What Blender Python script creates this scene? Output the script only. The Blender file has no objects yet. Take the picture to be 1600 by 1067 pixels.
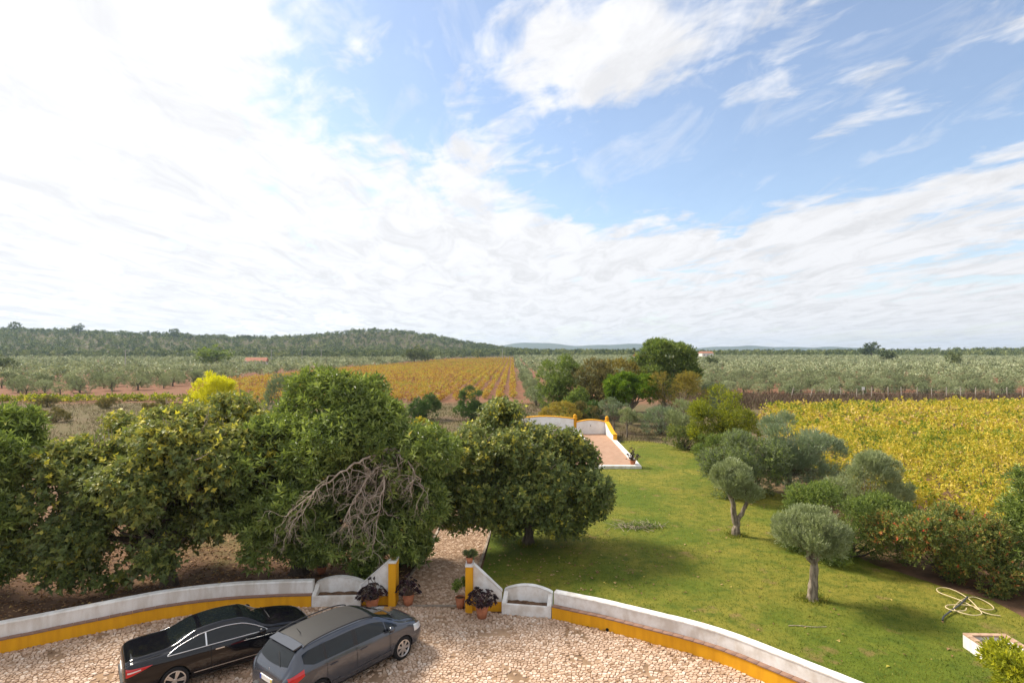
import bpy, bmesh, math, random
import numpy as np
from mathutils import Vector, Matrix

R = math.radians
rng = np.random.default_rng(7)
random.seed(7)
scn = bpy.context.scene
col = scn.collection

# ------------------------------------------------------------------ camera
CAM_H, FPX, HORIZON = 8.7, 900.0, 550.0
PITCH = math.atan((HORIZON - 533.5) / FPX)
cam_d = bpy.data.cameras.new('camera')
cam_d.sensor_width = 36.0
cam_d.lens = FPX / 1600.0 * 36.0
cam_d.clip_start = 0.1
cam_d.clip_end = 30000
cam = bpy.data.objects.new('camera', cam_d)
col.objects.link(cam)
cam.location = (0, 0, CAM_H)
cam.rotation_euler = (R(90) + PITCH, 0, 0)
scn.camera = cam

# ------------------------------------------------------------------ sun, exposure
SUN_AZ, SUN_EL = -60.0, 43.0          # degrees from the view axis (left), and above the horizon
sd = Vector((math.sin(R(SUN_AZ)) * math.cos(R(SUN_EL)), math.cos(R(SUN_AZ)) * math.cos(R(SUN_EL)), math.sin(R(SUN_EL))))
sun_d = bpy.data.lights.new('sun', 'SUN')
sun_d.energy = 3.4
sun_d.angle = R(14.0)
sun_d.color = (1.0, 0.91, 0.77)
sun = bpy.data.objects.new('sun', sun_d)
col.objects.link(sun)
sun.location = (-40, 30, 60)
sun.rotation_euler = sd.to_track_quat('Z', 'Y').to_euler()
vs = scn.view_settings
vs.view_transform = 'Standard'
vs.look = 'None'
vs.gamma = 1
vs.exposure = 1.0
vs.use_curve_mapping = False
scn.cycles.use_adaptive_sampling = False

# ------------------------------------------------------------------ world: blue sky with thin drifting cloud
world = bpy.data.worlds.new('World')
scn.world = world
world.use_nodes = True
wt = world.node_tree
wt.nodes.clear()

class NT:
    """small helper to wire shader nodes"""
    def __init__(s, tree): s.t = tree
    def n(s, typ, **kw):
        nd = s.t.nodes.new(typ)
        for k, v in kw.items(): setattr(nd, k, v)
        return nd
    def put(s, sock, v):
        if isinstance(v, bpy.types.NodeSocket): s.t.links.new(v, sock)
        else: sock.default_value = v
    def math(s, op, a, b=0.0, c=None, clamp=False):
        nd = s.n('ShaderNodeMath', operation=op, use_clamp=clamp)
        s.put(nd.inputs[0], a); s.put(nd.inputs[1], b)
        if c is not None: s.put(nd.inputs[2], c)
        return nd.outputs[0]
    def comb(s, x, y, z):
        nd = s.n('ShaderNodeCombineXYZ')
        for i, v in enumerate((x, y, z)): s.put(nd.inputs[i], v)
        return nd.outputs[0]
    def noise(s, vec, scale, detail=4.0, rough=0.55, dist=0.0):
        nd = s.n('ShaderNodeTexNoise')
        if vec is not None: s.put(nd.inputs['Vector'], vec)
        nd.inputs['Scale'].default_value = scale
        nd.inputs['Detail'].default_value = detail
        nd.inputs['Roughness'].default_value = rough
        nd.inputs['Distortion'].default_value = dist
        return nd.outputs['Fac']
    def ramp(s, fac, stops, interp='LINEAR'):
        nd = s.n('ShaderNodeValToRGB')
        cr = nd.color_ramp
        cr.interpolation = interp
        while len(cr.elements) < len(stops): cr.elements.new(0.5)
        for e, (p, c) in zip(cr.elements, stops):
            e.position = p
            e.color = (*c, 1.0) if len(c) == 3 else c
        s.put(nd.inputs['Fac'], fac)
        return nd.outputs['Color']
    def mix(s, fac, a, b, blend='MIX'):
        nd = s.n('ShaderNodeMix', data_type='RGBA', blend_type=blend)
        s.put(nd.inputs[0], fac)
        for i, v in ((6, a), (7, b)):
            if not isinstance(v, bpy.types.NodeSocket) and len(v) == 3: v = (*v, 1.0)
            s.put(nd.inputs[i], v)
        return nd.outputs[2]
    def smooth(s, x, lo, hi):
        nd = s.n('ShaderNodeMapRange', interpolation_type='SMOOTHSTEP')
        s.put(nd.inputs[0], x); s.put(nd.inputs[1], lo); s.put(nd.inputs[2], hi)
        return nd.outputs[0]

W = NT(wt)
wout = W.n('ShaderNodeOutputWorld')
tc = W.n('ShaderNodeTexCoord')
sky = W.n('ShaderNodeTexSky')
sky.sky_type = 'NISHITA'
sky.sun_disc = False
sky.sun_elevation = R(SUN_EL)
sky.sun_rotation = R(SUN_AZ)
sky.air_density = 1.0
sky.dust_density = 0.8
sky.ozone_density = 1.5
SKY_STRENGTH = 0.100
sep = W.n('ShaderNodeSeparateXYZ')
W.put(sep.inputs[0], tc.outputs['Generated'])
dx, dy, dz = sep.outputs
zc = W.math('ADD', W.math('MAXIMUM', dz, 0.0), 0.085)
pxs = W.math('DIVIDE', dx, zc)        # the cloud sheet, seen from below
pys = W.math('DIVIDE', dy, zc)
# streaks run away from the viewer: stretch the noise along y
pv = W.comb(pxs, W.math('MULTIPLY', pys, 0.42), 0.0)
big = W.noise(pv, 0.55, 3.0, 0.5, 0.3)
med = W.noise(pv, 1.9, 7.0, 0.58, 0.6)
fine = W.noise(W.comb(W.math('ADD', pxs, W.math('MULTIPLY', pys, 0.45)), W.math('MULTIPLY', pys, 0.75), 3.1), 6.0, 4.0, 0.58, 0.5)
def blob(cx, cy, sx, sy, a):
    ux = W.math('DIVIDE', W.math('SUBTRACT', pxs, cx), sx)
    uy = W.math('DIVIDE', W.math('SUBTRACT', pys, cy), sy)
    r2 = W.math('ADD', W.math('MULTIPLY', ux, ux), W.math('MULTIPLY', uy, uy))
    return W.math('MULTIPLY', W.math('EXPONENT', W.math('MULTIPLY', r2, -1.0)), a)
cov = W.math('ADD', W.math('MULTIPLY', big, 0.55), W.math('MULTIPLY', med, 0.80))
cov = W.math('ADD', cov, W.math('MULTIPLY', fine, 0.48))
for b in ((1.15, 2.35, 0.85, 0.95, -0.26), (0.45, 2.75, 0.50, 0.65, -0.19), (1.25, 1.30, 0.5, 0.30, -0.03), (-0.02, 1.38, 0.16, 0.22, -0.10),
         (-0.30, 1.60, 0.42, 0.42, -0.13), (-0.25, 1.95, 0.55, 0.35, -0.05), (0.40, 1.62, 0.42, 0.30, 0.17), (2.0, 3.6, 0.8, 0.6, 0.08), (-1.5, 1.8, 0.9, 1.2, 0.07), (-0.1, 3.6, 1.2, 0.9, 0.09), (0.2, 6.0, 4.0, 1.6, 0.16)):
    cov = W.math('ADD', cov, blob(*b))
mask = W.smooth(cov, 0.70, 0.93)
veil = W.math('MULTIPLY', W.smooth(W.noise(pv, 3.2, 6.0, 0.62, 1.2), 0.42, 0.75), 0.42)
mask = W.math('MAXIMUM', W.math('MAXIMUM', mask, veil), 0.11)
# thicker, whiter towards the horizon where one looks through more of the sheet
hor = W.smooth(dz, 0.22, 0.0)
mask = W.math('MAXIMUM', mask, W.math('MULTIPLY', hor, 0.80))
# thin cloud scatters forward: brighter near the sun
dot = W.n('ShaderNodeVectorMath', operation='DOT_PRODUCT')
W.put(dot.inputs[0], tc.outputs['Generated'])
dot.inputs[1].default_value = tuple(sd)
glow = W.math('POWER', W.math('MAXIMUM', W.math('MULTIPLY_ADD', dot.outputs['Value'], 0.5, 0.5), 0.0), 3.0)
cb = W.math('ADD', W.math('MULTIPLY', glow, 0.12), 0.450)
cb = W.math('MULTIPLY', cb, W.math('MULTIPLY_ADD', W.smooth(W.noise(pv, 4.2, 6.0, 0.65, 0.8), 0.38, 0.70), -0.17, 1.03))
ccol = W.comb(W.math('MULTIPLY', cb, 0.985), W.math('MULTIPLY', cb, 0.99), W.math('MULTIPLY', cb, 1.02))
skyc = W.mix(1.0, sky.outputs[0], (SKY_STRENGTH,) * 3, 'MULTIPLY')
final = W.mix(mask, skyc, ccol)
bg = W.n('ShaderNodeBackground')
W.put(bg.inputs['Color'], final)
bg.inputs['Strength'].default_value = 1.0
world.cycles.sampling_method = 'MANUAL'
world.cycles.sample_map_resolution = 1024
wt.links.new(bg.outputs[0], wout.inputs['Surface'])

# ------------------------------------------------------------------ helpers
def at(px, py, z=0.0):
    """world point at height z that lies under a point of the photograph"""
    cx, cy = (px - 800.0) / FPX, -(py - 533.5) / FPX
    c, s = math.cos(PITCH), math.sin(PITCH)
    d = Vector((cx, c - cy * s, s + cy * c))
    t = (z - CAM_H) / d.z
    return Vector((d.x * t, d.y * t, z))

def tag(o, label=None, cat=None, group=None, kind=None):
    if label: o['label'] = label
    if cat: o['category'] = cat
    if group: o['group'] = group
    if kind: o['kind'] = kind
    return o

def link(name, me, mats=None, parent=None, loc=None):
    o = bpy.data.objects.new(name, me)
    col.objects.link(o)
    if mats is not None and me is not None and not me.materials:
        for m in (mats if isinstance(mats, (list, tuple)) else [mats]): me.materials.append(m)
    if parent is not None: o.parent = parent
    if loc is not None: o.location = loc
    return o

def empty(name, loc=(0, 0, 0), rz=0.0):
    o = bpy.data.objects.new(name, None)
    o.empty_display_size = 0.2
    col.objects.link(o)
    o.location = loc
    o.rotation_euler = (0, 0, rz)
    return o

def mesh_np(name, V, F, tint=None, smooth=False, mi=None):
    """mesh from arrays; F has one row per face, all of the same size"""
    me = bpy.data.meshes.new(name)
    V = np.ascontiguousarray(V, dtype=np.float32)
    F = np.ascontiguousarray(F, dtype=np.int32)
    me.vertices.add(len(V)); me.vertices.foreach_set('co', V.ravel())
    me.loops.add(F.size); me.loops.foreach_set('vertex_index', F.ravel())
    me.polygons.add(len(F)); me.polygons.foreach_set('loop_start', np.arange(0, F.size, F.shape[1], dtype=np.int32))
    if mi is not None: me.polygons.foreach_set('material_index', np.asarray(mi, dtype=np.int32))
    me.polygons.foreach_set('use_smooth', np.full(len(F), smooth))
    me.update(calc_edges=True)
    if tint is not None:
        a = me.attributes.new('tint', 'FLOAT', 'FACE')
        a.data.foreach_set('value', np.asarray(tint, dtype=np.float32))
    return me

class MB:
    """collects boxes, prisms, tubes ... and makes ONE mesh of them"""
    def __init__(s): s.v, s.f = [], []
    def add(s, vs_, fs_):
        o = len(s.v)
        s.v += [tuple(v) for v in vs_]
        s.f += [tuple(i + o for i in f) for f in fs_]
        return s
    def box(s, x0, x1, y0, y1, z0, z1):
        return s.add([(x0, y0, z0), (x1, y0, z0), (x1, y1, z0), (x0, y1, z0), (x0, y0, z1), (x1, y0, z1), (x1, y1, z1), (x0, y1, z1)],
                     [(0, 3, 2, 1), (4, 5, 6, 7), (0, 1, 5, 4), (1, 2, 6, 5), (2, 3, 7, 6), (3, 0, 4, 7)])
    def prism_xz(s, poly, y0, y1):
        n = len(poly)
        return s.add([(x, y0, z) for x, z in poly] + [(x, y1, z) for x, z in poly],
                     [tuple(range(n)), tuple(range(2 * n - 1, n - 1, -1))] + [(i, i + n, (i + 1) % n + n, (i + 1) % n) for i in range(n)])
    def prism_yz(s, poly, x0, x1):
        n = len(poly)
        return s.add([(x0, y, z) for y, z in poly] + [(x1, y, z) for y, z in poly],
                     [tuple(range(n - 1, -1, -1)), tuple(range(n, 2 * n))] + [((i + 1) % n, (i + 1) % n + n, i + n, i) for i in range(n)])
    def prism_xy(s, poly, z0, z1):
        n = len(poly)
        return s.add([(x, y, z0) for x, y in poly] + [(x, y, z1) for x, y in poly],
                     [tuple(range(n - 1, -1, -1)), tuple(range(n, 2 * n))] + [(i, (i + 1) % n, (i + 1) % n + n, i + n) for i in range(n)])
    def lathe(s, prof, seg=20, c=(0, 0, 0)):
        vs_, fs_ = [], []
        for r, z in prof:
            for k in range(seg):
                a = 2 * math.pi * k / seg
                vs_.append((c[0] + r * math.cos(a), c[1] + r * math.sin(a), c[2] + z))
        for i in range(len(prof) - 1):
            for k in range(seg):
                k2 = (k + 1) % seg
                fs_.append((i * seg + k, i * seg + k2, (i + 1) * seg + k2, (i + 1) * seg + k))
        fs_.append(tuple(range(seg - 1, -1, -1)))
        fs_.append(tuple((len(prof) - 1) * seg + k for k in range(seg)))
        return s.add(vs_, fs_)
    def tube(s, pts, radii, sides=6):
        v, f = tube_np(pts, radii, sides)
        return s.add(v.tolist(), f.tolist())
    def build(s, name, m, parent=None, smooth=False, loc=None, bevel=0.0):
        me = bpy.data.meshes.new(name)
        me.from_pydata(s.v, [], s.f)
        if smooth:
            me.polygons.foreach_set('use_smooth', np.full(len(me.polygons), True))
        if bevel:
            bm = bmesh.new(); bm.from_mesh(me)
            bmesh.ops.bevel(bm, geom=[e for e in bm.edges if e.calc_face_angle(0) > 0.5], offset=bevel, segments=2, affect='EDGES', clamp_overlap=True)
            bm.to_mesh(me); bm.free()
        me.update()
        return link(name, me, m, parent, loc)

def tube_np(pts, radii, sides=6):
    P = np.asarray(pts, float)
    n = len(P)
    rad = np.broadcast_to(np.asarray(radii, float), (n,))
    T = np.gradient(P, axis=0)
    T /= np.linalg.norm(T, axis=1, keepdims=True) + 1e-9
    ref = np.array([0.0, 0.0, 1.0]) if abs(T[:, 2]).mean() < 0.8 else np.array([1.0, 0.0, 0.0])
    U = np.cross(T, ref); U /= np.linalg.norm(U, axis=1, keepdims=True) + 1e-9
    Vv = np.cross(T, U)
    a = np.linspace(0, 2 * np.pi, sides, endpoint=False)
    ring = P[:, None, :] + rad[:, None, None] * (np.cos(a)[None, :, None] * U[:, None, :] + np.sin(a)[None, :, None] * Vv[:, None, :])
    V = ring.reshape(-1, 3)
    i = np.arange(n - 1)[:, None] * sides
    k = np.arange(sides)[None, :]; k2 = (k + 1) % sides
    F = np.stack([i + k, i + k2, i + sides + k2, i + sides + k], -1).reshape(-1, 4)
    return V, F

def tubes_mesh(name, tubes, sides=6):
    Vs, Fs, o = [], [], 0
    for p, r in tubes:
        v, f = tube_np(p, r, sides)
        Vs.append(v); Fs.append(f + o); o += len(v)
    return mesh_np(name, np.concatenate(Vs), np.concatenate(Fs), smooth=True)

def copy_tree(o, parent=None):
    c = o.copy()
    col.objects.link(c)
    c.parent = parent
    for ch in list(o.children): copy_tree(ch, c)
    return c

# ------------------------------------------------------------------ materials
def new_mat(name):
    m = bpy.data.materials.new(name)
    m.use_nodes = True
    m.node_tree.nodes.clear()
    T = NT(m.node_tree)
    out = T.n('ShaderNodeOutputMaterial')
    b = T.n('ShaderNodeBsdfPrincipled')
    m.node_tree.links.new(b.outputs[0], out.inputs['Surface'])
    return m, T, b, out

def bump(T, b, h, strength=0.4, dist=0.02):
    n = T.n('ShaderNodeBump')
    n.inputs['Strength'].default_value = strength
    n.inputs['Distance'].default_value = dist
    T.put(n.inputs['Height'], h)
    T.put(b.inputs['Normal'], n.outputs[0])

def plain(name, c, rough=0.6, metal=0.0, spec=0.5, coat=0.0, var=0.0, scale=3.0, c2=None, bumps=0.0, stretch=None, coords='Object', detail=5.0):
    """one colour with worn, uneven tone"""
    m, T, b, out = new_mat(name)
    if var or c2:
        t = T.n('ShaderNodeTexCoord')
        vec = t.outputs[coords]
        if stretch:
            mp = T.n('ShaderNodeMapping'); mp.inputs['Scale'].default_value = stretch
            T.put(mp.inputs[0], vec); vec = mp.outputs[0]
        f = T.noise(vec, scale, detail, 0.6)
        c2 = c2 or tuple(x * (1 - var) for x in c)
        T.put(b.inputs['Base Color'], T.mix(T.smooth(f, 0.35, 0.68), c, c2))
        if bumps: bump(T, b, f, bumps, 0.02)
    else:
        b.inputs['Base Color'].default_value = (*c, 1)
    b.inputs['Roughness'].default_value = rough
    b.inputs['Metallic'].default_value = metal
    b.inputs['Specular IOR Level'].default_value = spec
    b.inputs['Coat Weight'].default_value = coat
    b.inputs['Coat Roughness'].default_value = 0.03
    return m

def leaf_mat(name, stops, trans=0.3, rough=0.5, spec=0.35, back=None, obj_var=0.0, pos_var=0.0, pos_scale=0.08, gain=1.0):
    """leaf colours run over the per-leaf value 'tint'"""
    m, T, b, out = new_mat(name)
    stops = [(p, tuple(min(.85, v * gain) for v in c)) for p, c in stops]
    a = T.n('ShaderNodeAttribute', attribute_name='tint')
    fac = a.outputs['Fac']
    if obj_var:
        oi = T.n('ShaderNodeObjectInfo')
        fac = T.math('ADD', fac, T.math('MULTIPLY', T.math('SUBTRACT', oi.outputs['Random'], 0.5), obj_var), clamp=True)
    if pos_var:
        gp = T.n('ShaderNodeNewGeometry')
        nz = T.noise(gp.outputs['Position'], pos_scale, 4, 0.6)
        fac = T.math('ADD', fac, T.math('MULTIPLY', T.math('SUBTRACT', nz, 0.5), pos_var), clamp=True)
    c = T.ramp(fac, stops)
    if back:
        g = T.n('ShaderNodeNewGeometry')
        c = T.mix(T.math('MULTIPLY', g.outputs['Backfacing'], 0.8), c, back)
    T.put(b.inputs['Base Color'], c)
    b.inputs['Roughness'].default_value = rough
    b.inputs['Specular IOR Level'].default_value = spec
    tr = T.n('ShaderNodeBsdfTranslucent')
    T.put(tr.inputs['Color'], T.mix(1.0, c, (1.0, 1.05, 0.55), 'MULTIPLY'))
    mx = T.n('ShaderNodeMixShader')
    mx.inputs[0].default_value = trans
    m.node_tree.links.new(b.outputs[0], mx.inputs[1])
    m.node_tree.links.new(tr.outputs[0], mx.inputs[2])
    m.node_tree.links.new(mx.outputs[0], out.inputs['Surface'])
    return m

M = {}
M['bark'] = plain('bark', (0.16, 0.125, 0.095), 0.9, c2=(0.07, 0.055, 0.045), scale=9, bumps=0.8, stretch=(1, 1, 0.3), spec=0.2)
M['bark_pale'] = plain('bark_pale', (0.34, 0.28, 0.215), 0.95, c2=(0.115, 0.09, 0.068), scale=11, bumps=1.0, stretch=(1, 1, 0.22), spec=0.15, detail=8)
M['deadwood'] = plain('deadwood', (0.50, 0.41, 0.33), 0.9, c2=(0.27, 0.21, 0.165), scale=7, spec=0.2)
M['white'] = plain('whitewash', (0.82, 0.81, 0.79), 0.85, c2=(0.62, 0.57, 0.51), scale=2.6, bumps=0.15, stretch=(1, 1, 0.8), spec=0.2, detail=9)
M['white_clean'] = plain('clean_whitewash', (0.84, 0.83, 0.81), 0.85, c2=(0.74, 0.71, 0.67), scale=1.4, spec=0.2, detail=8)
M['white_worn'] = plain('worn_whitewash', (0.80, 0.785, 0.76), 0.9, c2=(0.61, 0.565, 0.51), scale=1.5, bumps=0.25, stretch=(2, 2, 0.5), spec=0.2, detail=10)
M['yellow'] = plain('ochre_paint', (0.78, 0.385, 0.014), 0.75, c2=(0.67, 0.315, 0.014), scale=1.8, bumps=0.1, stretch=(2.2, 2.2, 0.30), spec=0.25, detail=10)
M['terra'] = plain('terracotta', (0.50, 0.20, 0.105), 0.8, c2=(0.37, 0.14, 0.075), scale=6, spec=0.25)
M['tile'] = plain('seat_tile', (0.31, 0.185, 0.13), 0.85, c2=(0.20, 0.125, 0.10), scale=2.2, spec=0.25, detail=8)
M['soil'] = plain('garden_soil', (0.17, 0.10, 0.06), 0.95, c2=(0.08, 0.05, 0.033), scale=8, bumps=0.6, spec=0.1)
M['plant_stem'] = plain('succulent_stem', (0.14, 0.10, 0.07), 0.8)
M['hose'] = plain('hose_rubber', (0.62, 0.50, 0.30), 0.5)
M['hose_dark'] = plain('dark_hose', (0.07, 0.075, 0.08), 0.5)
M['stone_dark'] = plain('grey_cement', (0.33, 0.31, 0.29), 0.9, c2=(0.19, 0.17, 0.15), scale=5)
M['wood_grey'] = plain('weathered_post', (0.46, 0.41, 0.34), 0.9, c2=(0.28, 0.24, 0.2), scale=8)
M['concrete'] = plain('pole_concrete', (0.48, 0.46, 0.43), 0.9, c2=(0.36, 0.34, 0.32), scale=2)
M['sign_white'] = plain('sign_white', (0.8, 0.8, 0.78), 0.6)
M['roof_tile'] = plain('roof_clay', (0.42, 0.17, 0.09), 0.85, c2=(0.30, 0.12, 0.07), scale=0.8)
M['house_white'] = plain('house_wall', (0.80, 0.78, 0.73), 0.85, c2=(0.66, 0.62, 0.56), scale=0.4)
M['glass_dark'] = plain('dark_pane', (0.03, 0.035, 0.04), 0.15)

# leaves
M['loquat'] = leaf_mat('loquat_leaves', [(0.0, (0.036, 0.052, 0.015)), (0.42, (0.088, 0.118, 0.030)), (0.75, (0.175, 0.208, 0.055)), (0.95, (0.27, 0.31, 0.10)), (1.0, (0.40, 0.32, 0.08))], 0.32, 0.36, 0.55, gain=1.97)
M['fig'] = leaf_mat('fig_leaves', [(0.0, (0.035, 0.050, 0.018)), (0.45, (0.085, 0.110, 0.032)), (0.72, (0.165, 0.175, 0.045)), (0.88, (0.34, 0.29, 0.04)), (1.0, (0.52, 0.40, 0.05))], 0.38, 0.5, 0.4, back=(0.17, 0.185, 0.095), gain=1.93)
M['olive'] = leaf_mat('olive_leaves', [(0.0, (0.065, 0.090, 0.045)), (0.5, (0.125, 0.160, 0.085)), (0.85, (0.20, 0.24, 0.145)), (1.0, (0.30, 0.34, 0.22))], 0.22, 0.5, 0.4, back=(0.27, 0.31, 0.23), obj_var=0.35, gain=1.88)
M['grove'] = leaf_mat('grove_olive_leaves', [(0.0, (0.085, 0.105, 0.048)), (0.45, (0.20, 0.235, 0.118)), (0.8, (0.34, 0.375, 0.215)), (1.0, (0.48, 0.50, 0.32))], 0.12, 0.5, 0.4, obj_var=0.4, gain=1.22)
M['silver'] = leaf_mat('silver_leaves', [(0.0, (0.15, 0.18, 0.085)), (0.5, (0.31, 0.35, 0.18)), (1.0, (0.54, 0.57, 0.36))], 0.2, 0.45, 0.45, gain=1.1)
M['green'] = leaf_mat('green_leaves', [(0.0, (0.038, 0.058, 0.016)), (0.5, (0.095, 0.130, 0.030)), (0.9, (0.19, 0.225, 0.050)), (1.0, (0.30, 0.30, 0.08))], 0.36, 0.5, 0.4, gain=1.74)
M['citrus'] = leaf_mat('citrus_leaves', [(0.0, (0.026, 0.052, 0.015)), (0.6, (0.062, 0.108, 0.026)), (1.0, (0.14, 0.19, 0.045))], 0.3, 0.4, 0.5, gain=1.67)
M['ceanothus'] = leaf_mat('bluish_leaves', [(0.0, (0.050, 0.064, 0.034)), (0.45, (0.092, 0.106, 0.062)), (0.7, (0.115, 0.145, 0.045)), (1.0, (0.19, 0.22, 0.05))], 0.3, 0.5, 0.35, gain=2.17)
M['brightgreen'] = leaf_mat('bright_green_leaves', [(0.0, (0.07, 0.13, 0.02)), (0.5, (0.18, 0.28, 0.035)), (1.0, (0.38, 0.47, 0.08))], 0.4, 0.4, 0.4)
M['yellowgreen'] = leaf_mat('yellow_green_leaves', [(0.0, (0.075, 0.095, 0.014)), (0.45, (0.17, 0.19, 0.018)), (0.8, (0.30, 0.30, 0.022)), (1.0, (0.50, 0.45, 0.03))], 0.4, 0.5, 0.3, gain=1.44)
M['yellow_leaf'] = leaf_mat('yellow_leaves', [(0.0, (0.40, 0.40, 0.02)), (0.5, (0.72, 0.68, 0.025)), (1.0, (0.85, 0.80, 0.06))], 0.4, 0.5, 0.3)
M['ochre_leaf'] = leaf_mat('ochre_leaves', [(0.0, (0.075, 0.060, 0.020)), (0.5, (0.18, 0.145, 0.030)), (0.85, (0.27, 0.215, 0.035)), (1.0, (0.36, 0.21, 0.05))], 0.25, 0.6, 0.3, gain=1.62)
M['brown_leaf'] = leaf_mat('brown_green_leaves', [(0.0, (0.035, 0.035, 0.014)), (0.5, (0.085, 0.075, 0.026)), (0.85, (0.15, 0.115, 0.04)), (1.0, (0.24, 0.15, 0.06))], 0.25, 0.6, 0.3, gain=2.24)
M['red_leaf'] = leaf_mat('red_green_leaves', [(0.0, (0.035, 0.050, 0.018)), (0.45, (0.085, 0.105, 0.030)), (0.72, (0.17, 0.165, 0.04)), (0.88, (0.30, 0.10, 0.04)), (1.0, (0.40, 0.05, 0.035))], 0.35, 0.5, 0.35, gain=2.16)
M['purple_leaf'] = leaf_mat('purple_succulent_leaves', [(0.0, (0.014, 0.007, 0.010)), (0.7, (0.040, 0.015, 0.020)), (1.0, (0.10, 0.045, 0.05))], 0.05, 0.3, 0.5)
M['vine_yellow'] = leaf_mat('yellow_vine_leaves', [(0.0, (0.12, 0.19, 0.025)), (0.26, (0.34, 0.35, 0.035)), (0.52, (0.58, 0.46, 0.045)), (0.78, (0.70, 0.54, 0.11)), (0.92, (0.62, 0.46, 0.20)), (1.0, (0.34, 0.22, 0.11))], 0.35, 0.6, 0.25, obj_var=0.45, pos_var=1.2, pos_scale=0.07)
M['vine_orange'] = leaf_mat('orange_vine_leaves', [(0.0, (0.30, 0.29, 0.05)), (0.22, (0.54, 0.42, 0.06)), (0.5, (0.48, 0.29, 0.065)), (0.75, (0.38, 0.185, 0.06)), (1.0, (0.23, 0.115, 0.07))], 0.35, 0.6, 0.25, obj_var=0.35, pos_var=1.5, pos_scale=0.05)
M['oak'] = leaf_mat('oak_leaves', [(0.0, (0.034, 0.050, 0.016)), (0.5, (0.078, 0.105, 0.030)), (0.85, (0.14, 0.165, 0.048)), (1.0, (0.21, 0.225, 0.075))], 0.12, 0.6, 0.3, obj_var=0.4, pos_var=0.7, pos_scale=0.008, gain=1.3)
M['drygrass'] = leaf_mat('dry_grass_blades', [(0.0, (0.075, 0.062, 0.034)), (0.4, (0.13, 0.105, 0.062)), (0.7, (0.20, 0.165, 0.10)), (0.82, (0.10, 0.115, 0.035)), (1.0, (0.14, 0.155, 0.04))], 0.2, 0.8, 0.1, pos_var=0.6, pos_scale=0.12)
M['brush'] = leaf_mat('brown_brush', [(0.0, (0.07, 0.05, 0.035)), (0.6, (0.15, 0.105, 0.075)), (0.9, (0.23, 0.17, 0.12)), (1.0, (0.17, 0.18, 0.06))], 0.1, 0.8, 0.1)
M['grass'] = leaf_mat('lawn_blades', [(0.0, (0.075, 0.110, 0.014)), (0.4, (0.135, 0.165, 0.020)), (0.75, (0.21, 0.205, 0.030)), (1.0, (0.30, 0.25, 0.06))], 0.3, 0.6, 0.2, gain=1.12)
M['litter'] = leaf_mat('fallen_leaves', [(0.0, (0.12, 0.06, 0.03)), (0.5, (0.30, 0.17, 0.085)), (0.9, (0.46, 0.30, 0.16)), (1.0, (0.55, 0.45, 0.08))], 0.1, 0.8, 0.15)

# ------------------------------------------------------------------ leaves and crowns
TPL = {
    'lance': (np.array([(0, 0, 0), (.42, .5, .10), (1, 0, -.12), (.42, -.5, .10)], float), np.array([(0, 1, 2), (0, 2, 3)])),
    'lobed': (np.array([(0, 0, 0), (.22, .5, .06), (.48, .20, 0), (1, 0, -.18), (.48, -.20, 0), (.22, -.5, .06)], float),
              np.array([(0, 1, 2), (0, 2, 3), (0, 3, 4), (0, 4, 5)])),
    'tri': (np.array([(0, .5, 0), (1, 0, 0), (0, -.5, 0)], float), np.array([(0, 1, 2)])),
}
def unit(A): return A / (np.linalg.norm(A, axis=-1, keepdims=True) + 1e-9)

def leaves_np(P, D, L, wid, kind='lance', up=0.8, r=rng, hint=None):
    """a leaf at each P along D, length L, width wid*L; faces turn up by 'up'"""
    tv, tf = TPL[kind]
    n = len(P)
    N0 = np.array([0, 0, up]) + r.normal(size=(n, 3)) * 0.55
    if hint is not None: N0 = N0 * np.array([1, 1, .6]) + hint * 0.9
    N0 = unit(N0)
    S = unit(np.cross(D, N0))
    N = np.cross(S, D)
    L = np.broadcast_to(np.asarray(L, float), (n,))
    V = P[:, None, :] + L[:, None, None] * (tv[None, :, 0:1] * D[:, None, :] + tv[None, :, 1:2] * wid * S[:, None, :] + tv[None, :, 2:3] * N[:, None, :])
    F = tf[None] + (np.arange(n) * len(tv))[:, None, None]
    return V.reshape(-1, 3), F.reshape(-1, 3), len(tf)

def sub_lobes(lobes, per, r, lo=0.70, hi=0.95, size=0.36):
    out = []
    for cx, cy, cz, rx, ry, rz in lobes:
        k = max(4, int(per * (rx * ry + ry * rz + rx * rz) / 3.0 / 4.0))
        u = unit(r.normal(size=(k, 3)) + np.array([0, 0, 0.25]))
        t = r.uniform(lo, hi, (k, 1))
        c = np.array([cx, cy, cz]) + u * t * np.array([rx, ry, rz])
        s = size * (rx * ry * rz) ** (1 / 3) * r.uniform(0.7, 1.25, k)
        for a, b, w in zip(c, s, u): out.append((a, b, w))
    return out

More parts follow.
